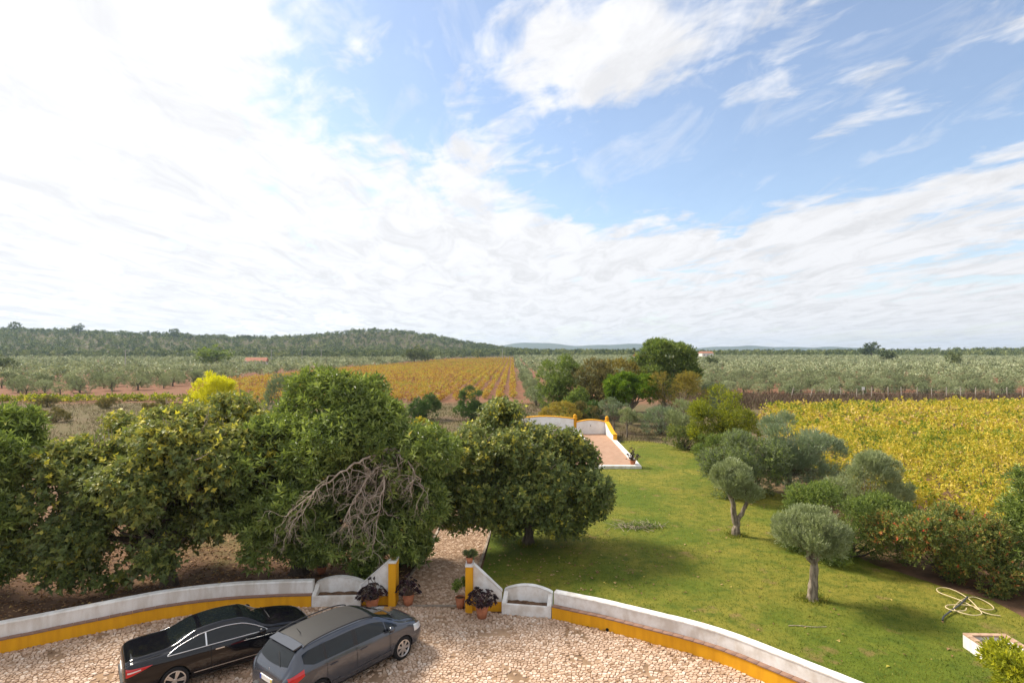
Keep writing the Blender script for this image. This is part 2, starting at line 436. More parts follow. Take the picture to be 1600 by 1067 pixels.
def crown_np(subs, shoots, per, L, wid, kind, shoot_len, r, zmin=0.1, hollow=None, lift=0.35, spread=(75, 25), tcurve=1.0, squash=0.8, up=0.8, tint_fn=None):
    C = np.array([s[0] for s in subs]); S = np.array([s[1] for s in subs]); U = np.array([s[2] for s in subs])
    w = S ** 2 / np.sum(S ** 2)
    i = r.choice(len(subs), shoots, p=w)
    u = unit(r.normal(size=(shoots, 3)) + U[i] * 0.75 + np.array([0, 0, 0.2]))
    P = C[i] + u * S[i][:, None] * r.uniform(0.55, 1.1, (shoots, 1)) * np.array([1, 1, squash])
    A = unit(u * 0.8 + np.array([0, 0, lift]) + r.normal(size=(shoots, 3)) * 0.25)
    ok = P[:, 2] > zmin
    if hollow is not None:
        for h in hollow:
            q = (P - np.array(h[:3])) / np.array(h[3:])
            ok &= (q ** 2).sum(1) > 1
    P, A, i = P[ok], A[ok], i[ok]
    n = len(P)
    # leaves in a whorl along each shoot
    t = np.tile(np.linspace(0, 1, per), (n, 1)) + r.uniform(-.1, .1, (n, per))
    az = r.uniform(0, 2 * np.pi, (n, 1)) + np.arange(per)[None] * 2.4
    ph = np.radians(spread[0] + (spread[1] - spread[0]) * np.clip(t, 0, 1)) + r.normal(size=(n, per)) * 0.15
    ref = unit(np.cross(A, np.array([0.3, 0.5, 0.8])))
    ref2 = np.cross(A, ref)
    rad = np.cos(az)[..., None] * ref[:, None] + np.sin(az)[..., None] * ref2[:, None]
    D = unit(np.cos(ph)[..., None] * A[:, None] + np.sin(ph)[..., None] * rad)
    B = P[:, None] + A[:, None] * (t[..., None] * shoot_len)
    shoot_t = r.beta(2, 2.2, n)
    tint = np.clip(np.repeat(shoot_t, per) * 0.75 + r.uniform(0, 0.3, n * per), 0, 1) ** tcurve
    if tint_fn is not None: tint = np.clip(tint_fn(np.repeat(P, per, 0), tint), 0, 1)
    LL = L * r.uniform(0.7, 1.2, n * per)
    V, F, k = leaves_np(B.reshape(-1, 3), D.reshape(-1, 3), LL, wid, kind, up, r, np.repeat(u[ok], per, 0))
    return V, F, np.repeat(tint, k)

def limb(p0, p1, r0, r1, r, n=7, wob=0.12, sag=0.0):
    p0, p1 = np.asarray(p0, float), np.asarray(p1, float)
    t = np.linspace(0, 1, n)[:, None]
    d = np.linalg.norm(p1 - p0)
    P = p0 + (p1 - p0) * t
    P[1:-1] += r.normal(size=(n - 2, 3)) * wob * d * 0.25
    P[:, 2] += (np.sin(t[:, 0] * np.pi) * sag * d)
    return P, r0 + (r1 - r0) * t[:, 0]

def tree(name, label, cat, base, trunk_h, trunk_r, lobes, leaf, shoots, per=7, L=0.16, wid=0.4, kind='lance', shoot_len=0.25,
         per_sub=10, sub_size=0.36, bark='bark', limbs=18, seed=1, group=None, hollow=None, lean=(0, 0), spread=(75, 25), lift=0.35, tcurve=1.0, up=0.8, zmin=0.1,
         fork=None, squash=0.8, parts=('trunk', 'branches', 'crown'), lo=0.70, hi=0.95, limb_r=0.4, tint_fn=None):
    """trunk, branches and crown, all relative to the foot of the tree"""
    r = np.random.default_rng(seed)
    root = empty(name, base)
    tag(root, label, cat, group)
    top = np.array([lean[0], lean[1], trunk_h])
    if trunk_h > 0:
        n = 26
        t = np.linspace(0, 1, n)
        P = np.stack([lean[0] * t ** 1.3, lean[1] * t ** 1.3, -0.1 + (trunk_h + 0.1) * t], 1)
        ph_ = r.uniform(0, 6.28, 4)
        P[:, 0] += trunk_r * .30 * np.sin(t * 5 + ph_[0]) * t; P[:, 1] += trunk_r * .30 * np.sin(t * 4 + ph_[1]) * t
        rad = trunk_r * (1.0 - 0.38 * t + 0.55 * np.exp(-t * 9) + .05 * np.sin(t * 17 + ph_[2]))
        v, f = tube_np(P, rad, 20)
        th_ = np.tile(np.linspace(0, 6.2832, 20, endpoint=False), n); zt = np.repeat(t, 20)
        k_ = 1 + .10 * np.sin(3 * th_ + 3 * zt + ph_[3]) + .08 * np.sin(7 * th_ - 4 * zt) + r.normal(0, .035, len(v)) + .25 * np.exp(-zt * 14) * np.sin(5 * th_ + ph_[0])
        ctr = np.repeat(P, 20, 0)
        v = ctr + (v - ctr) * k_[:, None]
        link(parts[0], mesh_np(parts[0], v, f, smooth=True), M[bark], root)
    subs = sub_lobes(lobes, per_sub, r, lo, hi, sub_size)
    tubes = []
    if limbs:
        pick = r.permutation(len(subs))[:limbs]
        for q in pick:
            c = subs[q][0]
            st = top * r.uniform(0.75, 1.0) if trunk_h > 0 else np.array([r.uniform(-.2, .2), r.uniform(-.2, .2), 0.0])
            tubes.append(limb(st, c, trunk_r * limb_r * r.uniform(.7, 1.1), trunk_r * 0.08, r, sag=0.08))
        link(parts[1], tubes_mesh(parts[1], tubes, 6), M[bark], root)
    V, F, ti = crown_np(subs, shoots, per, L, wid, kind, shoot_len, r, zmin, hollow, lift, spread, tcurve, squash, up, tint_fn)
    link(parts[2], mesh_np(parts[2], V, F, ti), M[leaf], root)
    return root, subs, r

# ------------------------------------------------------------------ the land
def sstep(a, b, x):
    t = np.clip((x - a) / (b - a), 0, 1)
    return t * t * (3 - 2 * t)

def height(x, y):
    x = np.asarray(x, float); y = np.asarray(y, float)
    h = 5.0 * sstep(320, 850, y) * (0.75 + 0.25 * np.sin(x * 0.004 + 1.0))
    h = h + 38 * np.exp(-((x + 900) / 330) ** 2 - ((y - 930) / 260) ** 2)
    h = h + 20 * np.exp(-((x + 500) / 260) ** 2 - ((y - 1000) / 230) ** 2)
    h = h + 36 * np.exp(-((x + 262) / 135) ** 2 - ((y - 1150) / 190) ** 2)
    h = h + 13 * np.exp(-((x + 110) / 120) ** 2 - ((y - 1180) / 190) ** 2)
    h = h + 8 * np.exp(-((x - 900) / 300) ** 2 - ((y - 1100) / 300) ** 2)
    return h

def poly_mesh(name, pts, z, m, kind='structure', depth=0.0, parent=None):
    mb = MB()
    if depth: mb.prism_xy([(p[0], p[1]) for p in pts], z - depth, z)
    else: mb.add([(p[0], p[1], z) for p in pts], [tuple(range(len(pts)))])
    o = mb.build(name, m, parent)
    if kind: o['kind'] = kind
    return o

def inside(poly, X, Y):
    X = np.asarray(X, float); Y = np.asarray(Y, float)
    c = np.zeros(X.shape, bool)
    n = len(poly)
    for i in range(n):
        x0, y0 = poly[i][0], poly[i][1]; x1, y1 = poly[(i + 1) % n][0], poly[(i + 1) % n][1]
        if y0 == y1: continue
        k = ((y0 > Y) != (y1 > Y)) & (X < (x1 - x0) * (Y - y0) / (y1 - y0) + x0)
        c ^= k
    return c

# ground: one sheet to the horizon, soil colours by field
m, T, b, out = new_mat('earth')
g = T.n('ShaderNodeNewGeometry')
sp = T.n('ShaderNodeSeparateXYZ'); T.put(sp.inputs[0], g.outputs['Position'])
X_, Y_, Z_ = sp.outputs
n1 = T.noise(g.outputs['Position'], 0.09, 6, 0.6)
n2 = T.noise(g.outputs['Position'], 1.3, 7, 0.65)
n3 = T.noise(g.outputs['Position'], 14.0, 3, 0.6)
yw = T.math('ADD', Y_, T.math('MULTIPLY', T.math('SUBTRACT', n1, 0.5), 26.0))
garden = T.mix(T.smooth(n2, 0.35, 0.65), (0.20, 0.115, 0.068), (0.115, 0.068, 0.042))
garden = T.mix(T.math('MULTIPLY', T.smooth(n1, 0.52, 0.62), 0.5), garden, (0.13, 0.13, 0.035))
meadow = T.mix(T.smooth(n2, 0.3, 0.7), (0.17, 0.118, 0.07), (0.10, 0.10, 0.04))
meadow = T.mix(T.smooth(n1, 0.5, 0.65), meadow, (0.15, 0.105, 0.068))
red = T.mix(T.smooth(n2, 0.3, 0.7), (0.235, 0.112, 0.064), (0.165, 0.085, 0.05))
red = T.mix(T.math('MULTIPLY', T.smooth(n1, 0.50, 0.70), 0.6), red, (0.20, 0.135, 0.08))
woods = T.mix(T.smooth(n2, 0.3, 0.7), (0.075, 0.075, 0.035), (0.13, 0.105, 0.055))
c = T.mix(T.smooth(yw, 36, 44), garden, meadow)
c = T.mix(T.smooth(yw, 92, 104), c, red)
c = T.mix(T.smooth(yw, 520, 680), c, woods)
T.put(b.inputs['Base Color'], c)
b.inputs['Roughness'].default_value = 0.95
b.inputs['Specular IOR Level'].default_value = 0.1
bump(T, b, T.math('ADD', n2, T.math('MULTIPLY', n3, 0.4)), 0.7, 0.08)
M['earth'] = m

u = np.linspace(-1, 1, 181)
gx = 5200 * np.sinh(u * 4.2) / np.sinh(4.2)
w = np.linspace(0, 1, 181)
gy = -300 + 40 * w + 5300 * np.sinh(w * 3.6) / np.sinh(3.6)
GX, GY = np.meshgrid(gx, gy)
GZ = height(GX, GY)
V = np.stack([GX, GY, GZ], -1).reshape(-1, 3)
i = (np.arange(180)[:, None] * 181 + np.arange(180)[None]).ravel()
F = np.stack([i, i + 1, i + 182, i + 181], 1)
tag(link('ground', mesh_np('ground', V, F, smooth=True), M['earth']), 'brown and red earth of the fields reaching to the horizon', kind='structure')

# far blue mountains
m, T, b, out = new_mat('mountain_scrub')
tcn = T.n('ShaderNodeTexCoord')
T.put(b.inputs['Base Color'], T.mix(T.noise(tcn.outputs['Object'], 0.01, 5), (0.05, 0.075, 0.05), (0.10, 0.11, 0.08)))
b.inputs['Roughness'].default_value = 0.95
mx_ = np.linspace(-2600, 2600, 140)
prof = 40 + 34 * np.exp(-((mx_ - 120) / 260) ** 2) + 26 * np.exp(-((mx_ - 780) / 420) ** 2) + 12 * np.exp(-((mx_ - 1900) / 380) ** 2) + 5 * np.sin(mx_ / 120.0) + 3 * np.sin(mx_ / 47.0 + 1)
rows = []
for fy, fz in ((-500, -0.2), (-260, 0.45), (0, 1.0), (260, 0.5), (500, -0.2)):
    rows.append(np.stack([mx_, np.full_like(mx_, 4300 + fy) + 30 * np.sin(mx_ / 90.0), prof * fz], 1))
V = np.concatenate(rows)
i = (np.arange(4)[:, None] * 140 + np.arange(139)[None]).ravel()
tag(link('mountain_ridge', mesh_np('mountain_ridge', V, np.stack([i, i + 1, i + 141, i + 140], 1), smooth=True), m), 'low blue mountain ridge on the horizon', kind='structure')

# ------------------------------------------------------------------ courtyard, path and lawn
def smooth_line(pts, step=0.35):
    P = np.asarray(pts, float)
    out = []
    for k in range(len(P) - 1):
        p0 = P[max(k - 1, 0)]; p1 = P[k]; p2 = P[k + 1]; p3 = P[min(k + 2, len(P) - 1)]
        n = max(2, int(np.linalg.norm(p2 - p1) / step))
        for t in np.linspace(0, 1, n, endpoint=False):
            out.append(0.5 * ((2 * p1) + (-p0 + p2) * t + (2 * p0 - 5 * p1 + 4 * p2 - p3) * t * t + (-p0 + 3 * p1 - 3 * p2 + p3) * t ** 3))
    out.append(P[-1])
    return np.array(out)

LEFT_WALL = smooth_line([(-21.5, 12.4), (-18.2, 14.45), (-14.85, 16.7), (-12.75, 18.05), (-11.5, 18.85), (-9.9, 19.45), (-8.3, 19.72), (-6.86, 19.82)])
RIGHT_WALL = smooth_line([(1.30, 18.95), (2.6, 18.30), (4.1, 17.40), (5.3, 16.65), (6.05, 16.0), (6.85, 15.1), (7.75, 14.05), (9.2, 12.3), (10.5, 10.6)])
GATE_L, GATE_R = -3.98, -1.56

court_poly = [(-21.5, 9)] + [tuple(p) for p in LEFT_WALL] + [(-5.16, 19.9), (-4.1, 19.95), (-1.45, 19.6), (-0.35, 19.3)] + [tuple(p) for p in RIGHT_WALL] + [(10.5, 9)]
M['sand'] = plain('sandy_joints', (0.37, 0.245, 0.155), 0.95, c2=(0.20, 0.13, 0.08), scale=1.1, bumps=0.5, spec=0.1, detail=9)
court = poly_mesh('courtyard', court_poly, 0.008, M['sand'])
tag(court, 'courtyard of pale crazy paving in front of the gate', kind='structure')

path_c = smooth_line([(-2.78, 19.75), (-2.66, 22.5), (-2.40, 26.5), (-2.30, 30.0), (-2.6, 34.0), (-3.4, 38.5)], 0.8)
path_w = 1.27
pl = [(p[0] - path_w, p[1]) for p in path_c]
pr = [(p[0] + path_w, p[1]) for p in path_c]
path_poly = pl + pr[::-1]
path = poly_mesh('garden_path', path_poly, 0.014, M['sand'])
tag(path, 'garden path of small pale stones leading through the gate', kind='structure')

# stones: irregular cells of a jittered grid, drawn in from their joints
m, T, b, out = new_mat('paving_stone')
g = T.n('ShaderNodeNewGeometry')
a_ = T.n('ShaderNodeAttribute', attribute_name='tint')
n1 = T.noise(g.outputs['Position'], 0.55, 5, 0.6)
n2 = T.noise(g.outputs['Position'], 9.0, 5, 0.65)
cs = T.ramp(a_.outputs['Fac'], [(0.0, (0.31, 0.195, 0.12)), (0.35, (0.49, 0.34, 0.235)), (0.7, (0.61, 0.45, 0.335)), (1.0, (0.71, 0.58, 0.47))])
cs = T.mix(T.math('MULTIPLY', T.smooth(n2, 0.45, 0.75), 0.45), cs, (0.34, 0.24, 0.17))
cs = T.mix(T.math('MULTIPLY', T.smooth(n1, 0.56, 0.70), 0.55), cs, (0.30, 0.19, 0.12))
T.put(b.inputs['Base Color'], cs)
b.inputs['Roughness'].default_value = 0.85
b.inputs['Specular IOR Level'].default_value = 0.25
bump(T, b, n2, 0.4, 0.02)
M['stone'] = m

def clip_half(poly, nx, ny, c):
    out_ = []
    n = len(poly)
    for k in range(n):
        p, q = poly[k], poly[(k + 1) % n]
        dp = nx * p[0] + ny * p[1] - c; dq = nx * q[0] + ny * q[1] - c
        if dp <= 0: out_.append(p)
        if (dp < 0 < dq) or (dq < 0 < dp):
            t = dp / (dp - dq)
            out_.append((p[0] + (q[0] - p[0]) * t, p[1] + (q[1] - p[1]) * t))
    return out_

def stone_cells(region, pitch, gap, r, keep, ang=0.5):
    """cells of elongated, jittered stones inside a polygon"""
    xs = [p[0] for p in region]; ys = [p[1] for p in region]
    nx_ = int((max(xs) - min(xs)) / pitch) + 3; ny_ = int((max(ys) - min(ys)) / pitch) + 3
    J = r.uniform(-0.46, 0.46, (nx_, ny_, 2))
    PX = min(xs) + (np.arange(nx_)[:, None] - 1 + J[..., 0] + 0.5 * (np.arange(ny_)[None] % 2)) * pitch
    PY = min(ys) + (np.arange(ny_)[None] - 1 + J[..., 1]) * pitch
    ok = inside(region, PX, PY) & keep(PX, PY)
    cells = []
    for i_ in range(2, nx_ - 2):
        for j_ in range(2, ny_ - 2):
            if not ok[i_, j_]: continue
            x, y = PX[i_, j_], PY[i_, j_]
            poly = [(-pitch, -pitch), (pitch, -pitch), (pitch, pitch), (-pitch, pitch)]
            for a in range(-2, 3):
                for c_ in range(-2, 3):
                    if a == 0 and c_ == 0: continue
                    ex, ey = PX[i_ + a, j_ + c_] - x, PY[i_ + a, j_ + c_] - y
                    d = math.hypot(ex, ey)
                    if d < 1e-4 or d > 2.4 * pitch: continue
                    poly = clip_half(poly, ex / d, ey / d, d / 2 - gap)
                    if len(poly) < 3: break
                if len(poly) < 3: break
            if len(poly) >= 3:
                ar = 0.5 * abs(sum(poly[k][0] * poly[(k + 1) % len(poly)][1] - poly[(k + 1) % len(poly)][0] * poly[k][1] for k in range(len(poly))))
                if ar > 0.0016: cells.append((x, y, poly, ar))
    return cells

def stone_geo(poly, h, r):
    n = len(poly)
    cx = sum(p[0] for p in poly) / n; cy = sum(p[1] for p in poly) / n
    tx, ty = r.normal(0, 0.03, 2)
    vs_ = [(p[0], p[1], 0.0) for p in poly] + [(cx + (p[0] - cx) * 0.86, cy + (p[1] - cy) * 0.86, h + p[0] * tx + p[1] * ty) for p in poly]
    fs_ = [tuple(range(n, 2 * n))] + [(k, (k + 1) % n, (k + 1) % n + n, k + n) for k in range(n)]
    return vs_, fs_

def lay_stones(parent, cells, z, single, r, name, hh=(0.018, 0.034), tone=0.55):
    def score(c):
        x, y, _, ar = c
        px = 800 + FPX * x / y; py = HORIZON + FPX * CAM_H / y
        if not (0 < px < 1600 and py < 1062): return 0
        if px < 665 and x < -1.9 and y < 18.6: return 0       # stands under or behind the cars
        return ar / y ** 3
    order = sorted(range(len(cells)), key=lambda k: -score(cells[k]))
    mb_v, mb_f, tn = [], [], []
    for rank, k in enumerate(order):
        x, y, poly, ar = cells[k]
        vs_, fs_ = stone_geo(poly, r.uniform(*hh), r)
        t = float(np.clip(r.normal(tone, 0.24), 0, 1))
        if rank < single:
            me = bpy.data.meshes.new(name)
            me.from_pydata(vs_, [], fs_); me.update()
            at_ = me.attributes.new('tint', 'FLOAT', 'FACE'); at_.data.foreach_set('value', np.full(len(fs_), t, dtype=np.float32))
            link(name, me, M['stone'], parent, (x, y, z))
        else:
            o = len(mb_v)
            mb_v += [(p[0] + x, p[1] + y, p[2] + z) for p in vs_]
            mb_f += [tuple(q + o for q in f) for f in fs_]
            tn += [t] * len(fs_)
    me = bpy.data.meshes.new(name + '_field')
    me.from_pydata(mb_v, [], mb_f); me.update()
    at_ = me.attributes.new('tint', 'FLOAT', 'FACE'); at_.data.foreach_set('value', np.array(tn, dtype=np.float32))
    o = link('small_stones', me, M['stone'], parent)
    o['kind'] = 'stuff'

def bare(x, y):        # patches where sand and soil cover the stones
    f = np.sin(x * 1.7 + 2 * np.sin(y * 1.1)) * np.sin(y * 2.3 + 1.3 * np.sin(x * 0.9)) + 0.35 * np.sin(x * 5.1 + y * 3.7)
    d = ((x - (-0.45)) / 0.75) ** 2 + ((y - 18.0) / 0.28) ** 2
    rb = np.random.default_rng(5).uniform(0, 1, np.shape(x))
    return ((f < 0.93) | (rb < .45)) & ((d > 1.0) | (rb < .25)) & (rb > .02)
rs = np.random.default_rng(21)
lay_stones(court, stone_cells(court_poly, 0.112, 0.0105, rs, lambda x, y: bare(x, y) & (y > 13.9) & (x > -17.5) & (x < 8.2)), 0.008, 300, rs, 'paving_stone')
lay_stones(path, stone_cells(path_poly, 0.125, 0.010, rs, lambda x, y: (y > 19.95)), 0.014, 0, rs, 'path_stone', (0.012, 0.024), 0.26)  # path stones toned darker: dirt, and shade put into their colour

# kerbs along the path, and the threshold at the gate
M['kerb'] = plain('kerb_stone', (0.40, 0.33, 0.26), 0.9, c2=(0.22, 0.17, 0.13), scale=3, spec=0.2)
for side in (-1, 1):
    r = np.random.default_rng(5 + side)
    for k in range(len(path_c) - 1):
        p, q = path_c[k], path_c[k + 1]
        if q[1] < 20.8: continue
        x0, x1 = p[0] + side * path_w, q[0] + side * path_w
        w_ = 0.05
        mb = MB(); h = r.uniform(0.05, 0.075)
        mb.prism_xy([(x0 - w_, p[1] + 0.01), (x0 + w_, p[1] + 0.01), (x1 + w_, q[1] - 0.01), (x1 - w_, q[1] - 0.01)], -0.02, h)
        mb.build('kerb_stone', M['kerb'], path)
MB().box(GATE_L + 0.02, GATE_R - 0.02, 19.80, 19.93, 0.0, 0.05).build('threshold', M['kerb'], path, bevel=0.01)

# lawn
m, T, b, out = new_mat('lawn_turf')
g = T.n('ShaderNodeNewGeometry')
n1 = T.noise(g.outputs['Position'], 0.22, 5, 0.6, 0.4)
n2 = T.noise(g.outputs['Position'], 2.2, 7, 0.7)
n3 = T.noise(g.outputs['Position'], 28.0, 3, 0.6)
c = T.mix(T.smooth(n1, 0.34, 0.66), (0.120, 0.155, 0.016), (0.260, 0.225, 0.035))
c = T.mix(T.math('MULTIPLY', T.smooth(n2, 0.42, 0.70), 0.8), c, (0.060, 0.098, 0.011))
c = T.mix(T.math('MULTIPLY', T.smooth(T.noise(g.outputs['Position'], 0.75, 4, 0.55), 0.60, 0.70), 0.7), c, (0.25, 0.165, 0.065))
c = T.mix(T.math('MULTIPLY', T.smooth(n3, 0.4, 0.7), 0.45), c, (0.05, 0.085, 0.008))
T.put(b.inputs['Base Color'], c)
b.inputs['Roughness'].default_value = 0.9
b.inputs['Specular IOR Level'].default_value = 0.15
bump(T, b, T.math('ADD', n3, T.math('MULTIPLY', n2, 1.5)), 0.8, 0.05)
M['lawn'] = m
bed = [at(*p, 0.05).xy for p in ((1600, 985), (1545, 947), (1450, 921), (1395, 900), (1340, 882), (1312, 862), (1285, 815), (1235, 783), (1190, 768), (1118, 745), (1075, 708), (1010, 691), (966, 690))]
bed = [tuple(p) for p in smooth_line([(p[0] + .55, p[1] + .55) for p in bed], 0.6)]
r = np.random.default_rng(3)
bed = [(p[0] + r.normal(0, .10), p[1] + r.normal(0, .10)) for p in bed]
lawn_poly = [(p[0] + 0.25 * 0.55, p[1] + 0.25 * 0.83) for p in RIGHT_WALL[::-1]]
lawn_poly = [(24, 10.6)] + [(10.8, 10.8)] + lawn_poly + [(-0.3, 19.75), (-1.4, 19.75), (-1.22, 22.5), (-1.02, 26.5), (-0.9, 30), (-1.2, 34), (-0.5, 38.0), (1.0, 41.5), (3.0, 42.9), (9.5, 42.9), (10.0, 55.4)] + bed[::-1] + [(24, 17)]
lawn = poly_mesh('lawn', lawn_poly, 0.05, M['lawn'])
tag(lawn, 'mown green lawn with yellowed patches beside the path', kind='structure')
# blades
r = np.random.default_rng(31)
N = 150000
yy = 13 + 44 * r.uniform(0, 1, N) ** 1.5
xx = r.uniform(-1.5, 24, N)
ok = inside(lawn_poly, xx, yy)
P = np.stack([xx[ok], yy[ok], np.full(ok.sum(), 0.048)], 1)
D = unit(np.stack([r.normal(0, .55, len(P)), r.normal(0, .55, len(P)), np.ones(len(P))], 1))
patch = 0.42 + 0.16 * np.sin(P[:, 0] * 0.9 + 1.5 * np.sin(P[:, 1] * 0.5)) * np.sin(P[:, 1] * 0.7 + 1) + 0.12 * np.sin(P[:, 0] * 2.3 + 2 * np.sin(P[:, 1] * 1.7)) + 0.006 * (P[:, 1] - 20)
V, F, k = leaves_np(P, D, r.uniform(0.035, 0.085, len(P)), 0.28, 'tri', 0.2, r)
tag(link('lawn_grass', mesh_np('lawn_grass', V, F, np.clip(patch + r.normal(0, .2, len(P)), 0, 1)), M['grass']), 'short grass blades of the lawn', 'grass', kind='stuff')

# ------------------------------------------------------------------ haze over the whole valley
mh = bpy.data.materials.new('thin_haze')
mh.use_nodes = True
mh.node_tree.nodes.clear()
o_ = mh.node_tree.nodes.new('ShaderNodeOutputMaterial')
pv_ = mh.node_tree.nodes.new('ShaderNodeVolumePrincipled')
pv_.inputs['Color'].default_value = (0.55, 0.76, 1.0, 1)
pv_.inputs['Density'].default_value = 0.00010
pv_.inputs['Anisotropy'].default_value = 0.3
mh.node_tree.links.new(pv_.outputs[0], o_.inputs['Volume'])
hz = MB().box(-5300, 5300, -320, 5150, -3.0, 110.0).build('haze', mh)
tag(hz, 'thin bluish haze over the far hills', 'haze', kind='stuff')

# ------------------------------------------------------------------ courtyard walls
def normals2(P):
    T = np.gradient(P, axis=0)
    T /= np.linalg.norm(T, axis=1, keepdims=True)
    return np.stack([-T[:, 1], T[:, 0]], 1)

def sweep(P, prof):
    """closed profile (offset away from the courtyard, height) carried along a line"""
    N = normals2(P)
    n, k = len(P), len(prof)
    V = np.array([[(P[i][0] + N[i][0] * o, P[i][1] + N[i][1] * o, z) for o, z in prof] for i in range(n)]).reshape(-1, 3)
    F = [(i * k + j, i * k + (j + 1) % k, (i + 1) * k + (j + 1) % k, (i + 1) * k + j) for i in range(n - 1) for j in range(k)]
    F += [tuple(range(k - 1, -1, -1)), tuple((n - 1) * k + j for j in range(k))]
    mb = MB(); mb.add(V.tolist(), F)
    return mb

def bench_wall(name, label, P, seed):
    r = np.random.default_rng(seed)
    root = empty(name, (P[0][0], P[0][1], 0))
    tag(root, label, 'wall')
    Q = P - P[0]
    Q = Q + normals2(Q) * (r.normal(0, 0.006, len(Q)))[:, None]
    sweep(Q, [(0.0, -0.03), (0.17, -0.03), (0.17, 0.385), (0.0, 0.385)]).build('bench_riser', M['yellow'], root)
    wz = 0.80
    sweep(Q, [(0.175, -0.03), (0.175, wz - .05), (0.195, wz - .015), (0.23, wz), (0.36, wz), (0.395, wz - .015), (0.415, wz - .05), (0.415, -0.03)]).build('wall_back', M['white_worn' if seed == 1 else 'white'], root)
    sweep(Q, [(0.163, wz - .045), (0.163, wz - .01), (0.19, wz + .018), (0.40, wz + .018), (0.427, wz - .01), (0.427, wz - .045), (0.4, wz - .02), (0.19, wz - .02)]).build('coping', M['white_worn'], root)
    # seat of terracotta tiles
    seg = np.linalg.norm(np.diff(Q, axis=0), axis=1)
    s = np.concatenate([[0], np.cumsum(seg)])
    tot = s[-1]
    N = normals2(Q)
    k = int(tot / 0.30)
    for j in range(k):
        a, b_ = j * tot / k + 0.005, (j + 1) * tot / k - 0.005
        pts = []
        for q, off in ((a, -0.02), (b_, -0.02), (b_, 0.172), (a, 0.172)):
            x = np.interp(q, s, Q[:, 0]); y = np.interp(q, s, Q[:, 1])
            nx_ = np.interp(q, s, N[:, 0]); ny_ = np.interp(q, s, N[:, 1])
            pts.append((x + nx_ * off, y + ny_ * off))
        dz = r.uniform(-.003, .004)
        cx = sum(p[0] for p in pts) / 4; cy = sum(p[1] for p in pts) / 4
        MB().prism_xy([(p[0] - cx, p[1] - cy) for p in pts], 0.0, 0.028).build('tile', M['tile'], root, loc=(cx, cy, 0.388 + dz))
    return root

bench_wall('bench_wall', 'shaded white and ochre bench wall behind the parked cars', LEFT_WALL, 1)
rw = bench_wall('bench_wall', 'long white and ochre bench wall between courtyard and lawn', RIGHT_WALL, 2)
dp = at(959, 990)
MB().lathe([(0.05, -0.02), (0.05, 0.015), (0.035, 0.015), (0.035, -0.01)], 12).build('drain_hole', plain('drain_black', (0.01, 0.01, 0.01), 0.9), rw)
dh = bpy.data.objects[[o.name for o in rw.children if o.name.startswith('drain_hole')][0]]
ii = int(np.argmin(np.linalg.norm(RIGHT_WALL - np.array([dp.x, dp.y]), axis=1)))
nn = normals2(RIGHT_WALL)[ii]
dh.location = (RIGHT_WALL[ii][0] - RIGHT_WALL[0][0] - nn[0] * 0.012, RIGHT_WALL[ii][1] - RIGHT_WALL[0][1] - nn[1] * 0.012, 0.07)
dh.rotation_euler = Vector((-nn[0], -nn[1], 0)).to_track_quat('Z', 'Y').to_euler()

# ------------------------------------------------------------------ planter benches beside the gate
def planter(name, label, p0, p1):
    p0, p1 = Vector(p0), Vector(p1)
    w_ = (p1 - p0).length
    root = empty(name, (p0.x, p0.y, 0), math.atan2(p1.y - p0.y, p1.x - p0.x))
    tag(root, label, 'planter', 'white planter benches either side of the gate')
    arch = [(0.0, -0.02), (w_, -0.02), (w_, 0.62)] + [(w_ * (1 - t), 0.62 + 0.20 * math.sin(math.pi * t) ** 0.8) for t in np.linspace(0.06, 0.94, 15)] + [(0.0, 0.62)]
    MB().prism_xz(arch, 0.46, 0.62).build('arched_back', M['white'], root, bevel=0.015)
    lip = [(x, z) for x, z in arch[2:]]
    lip2 = [(x + (w_ / 2 - x) * 0.0, z + 0.022) for x, z in lip]
    MB().prism_xz(lip + lip2[::-1], 0.445, 0.635).build('arched_coping', M['white_worn'], root)
    MB().box(0.10, w_ - 0.10, 0.0, 0.10, -0.02, 0.36).build('front_wall', M['white'], root, bevel=0.012)
    for x0, x1 in ((0.0, 0.14), (w_ - 0.14, w_)):
        MB().prism_yz([(-0.012, -0.02), (0.458, -0.02), (0.458, 0.63), (0.32, 0.52), (0.10, 0.44), (-0.012, 0.40)], x0 - .004, x1 + .004).build('side_cheek', M['white'], root, bevel=0.015)
    r = np.random.default_rng(int(w_ * 1000))
    nx_, ny_ = 14, 5
    X, Y = np.meshgrid(np.linspace(0.145, w_ - 0.145, nx_), np.linspace(0.10, 0.46, ny_))
    Z = 0.315 + r.uniform(-.02, .03, X.shape)
    i_ = (np.arange(ny_ - 1)[:, None] * nx_ + np.arange(nx_ - 1)[None]).ravel()
    link('soil', mesh_np('soil', np.stack([X, Y, Z], -1).reshape(-1, 3), np.stack([i_, i_ + 1, i_ + nx_ + 1, i_ + nx_], 1)), M['soil'], root)
    return root
planter('planter_bench', 'white arched planter bench left of the gate behind the grey car', (-6.84, 19.82), (-5.18, 19.90))
planter('planter_bench', 'white arched planter bench right of the gate at the lawn wall', (-0.34, 19.26), (1.28, 18.98))

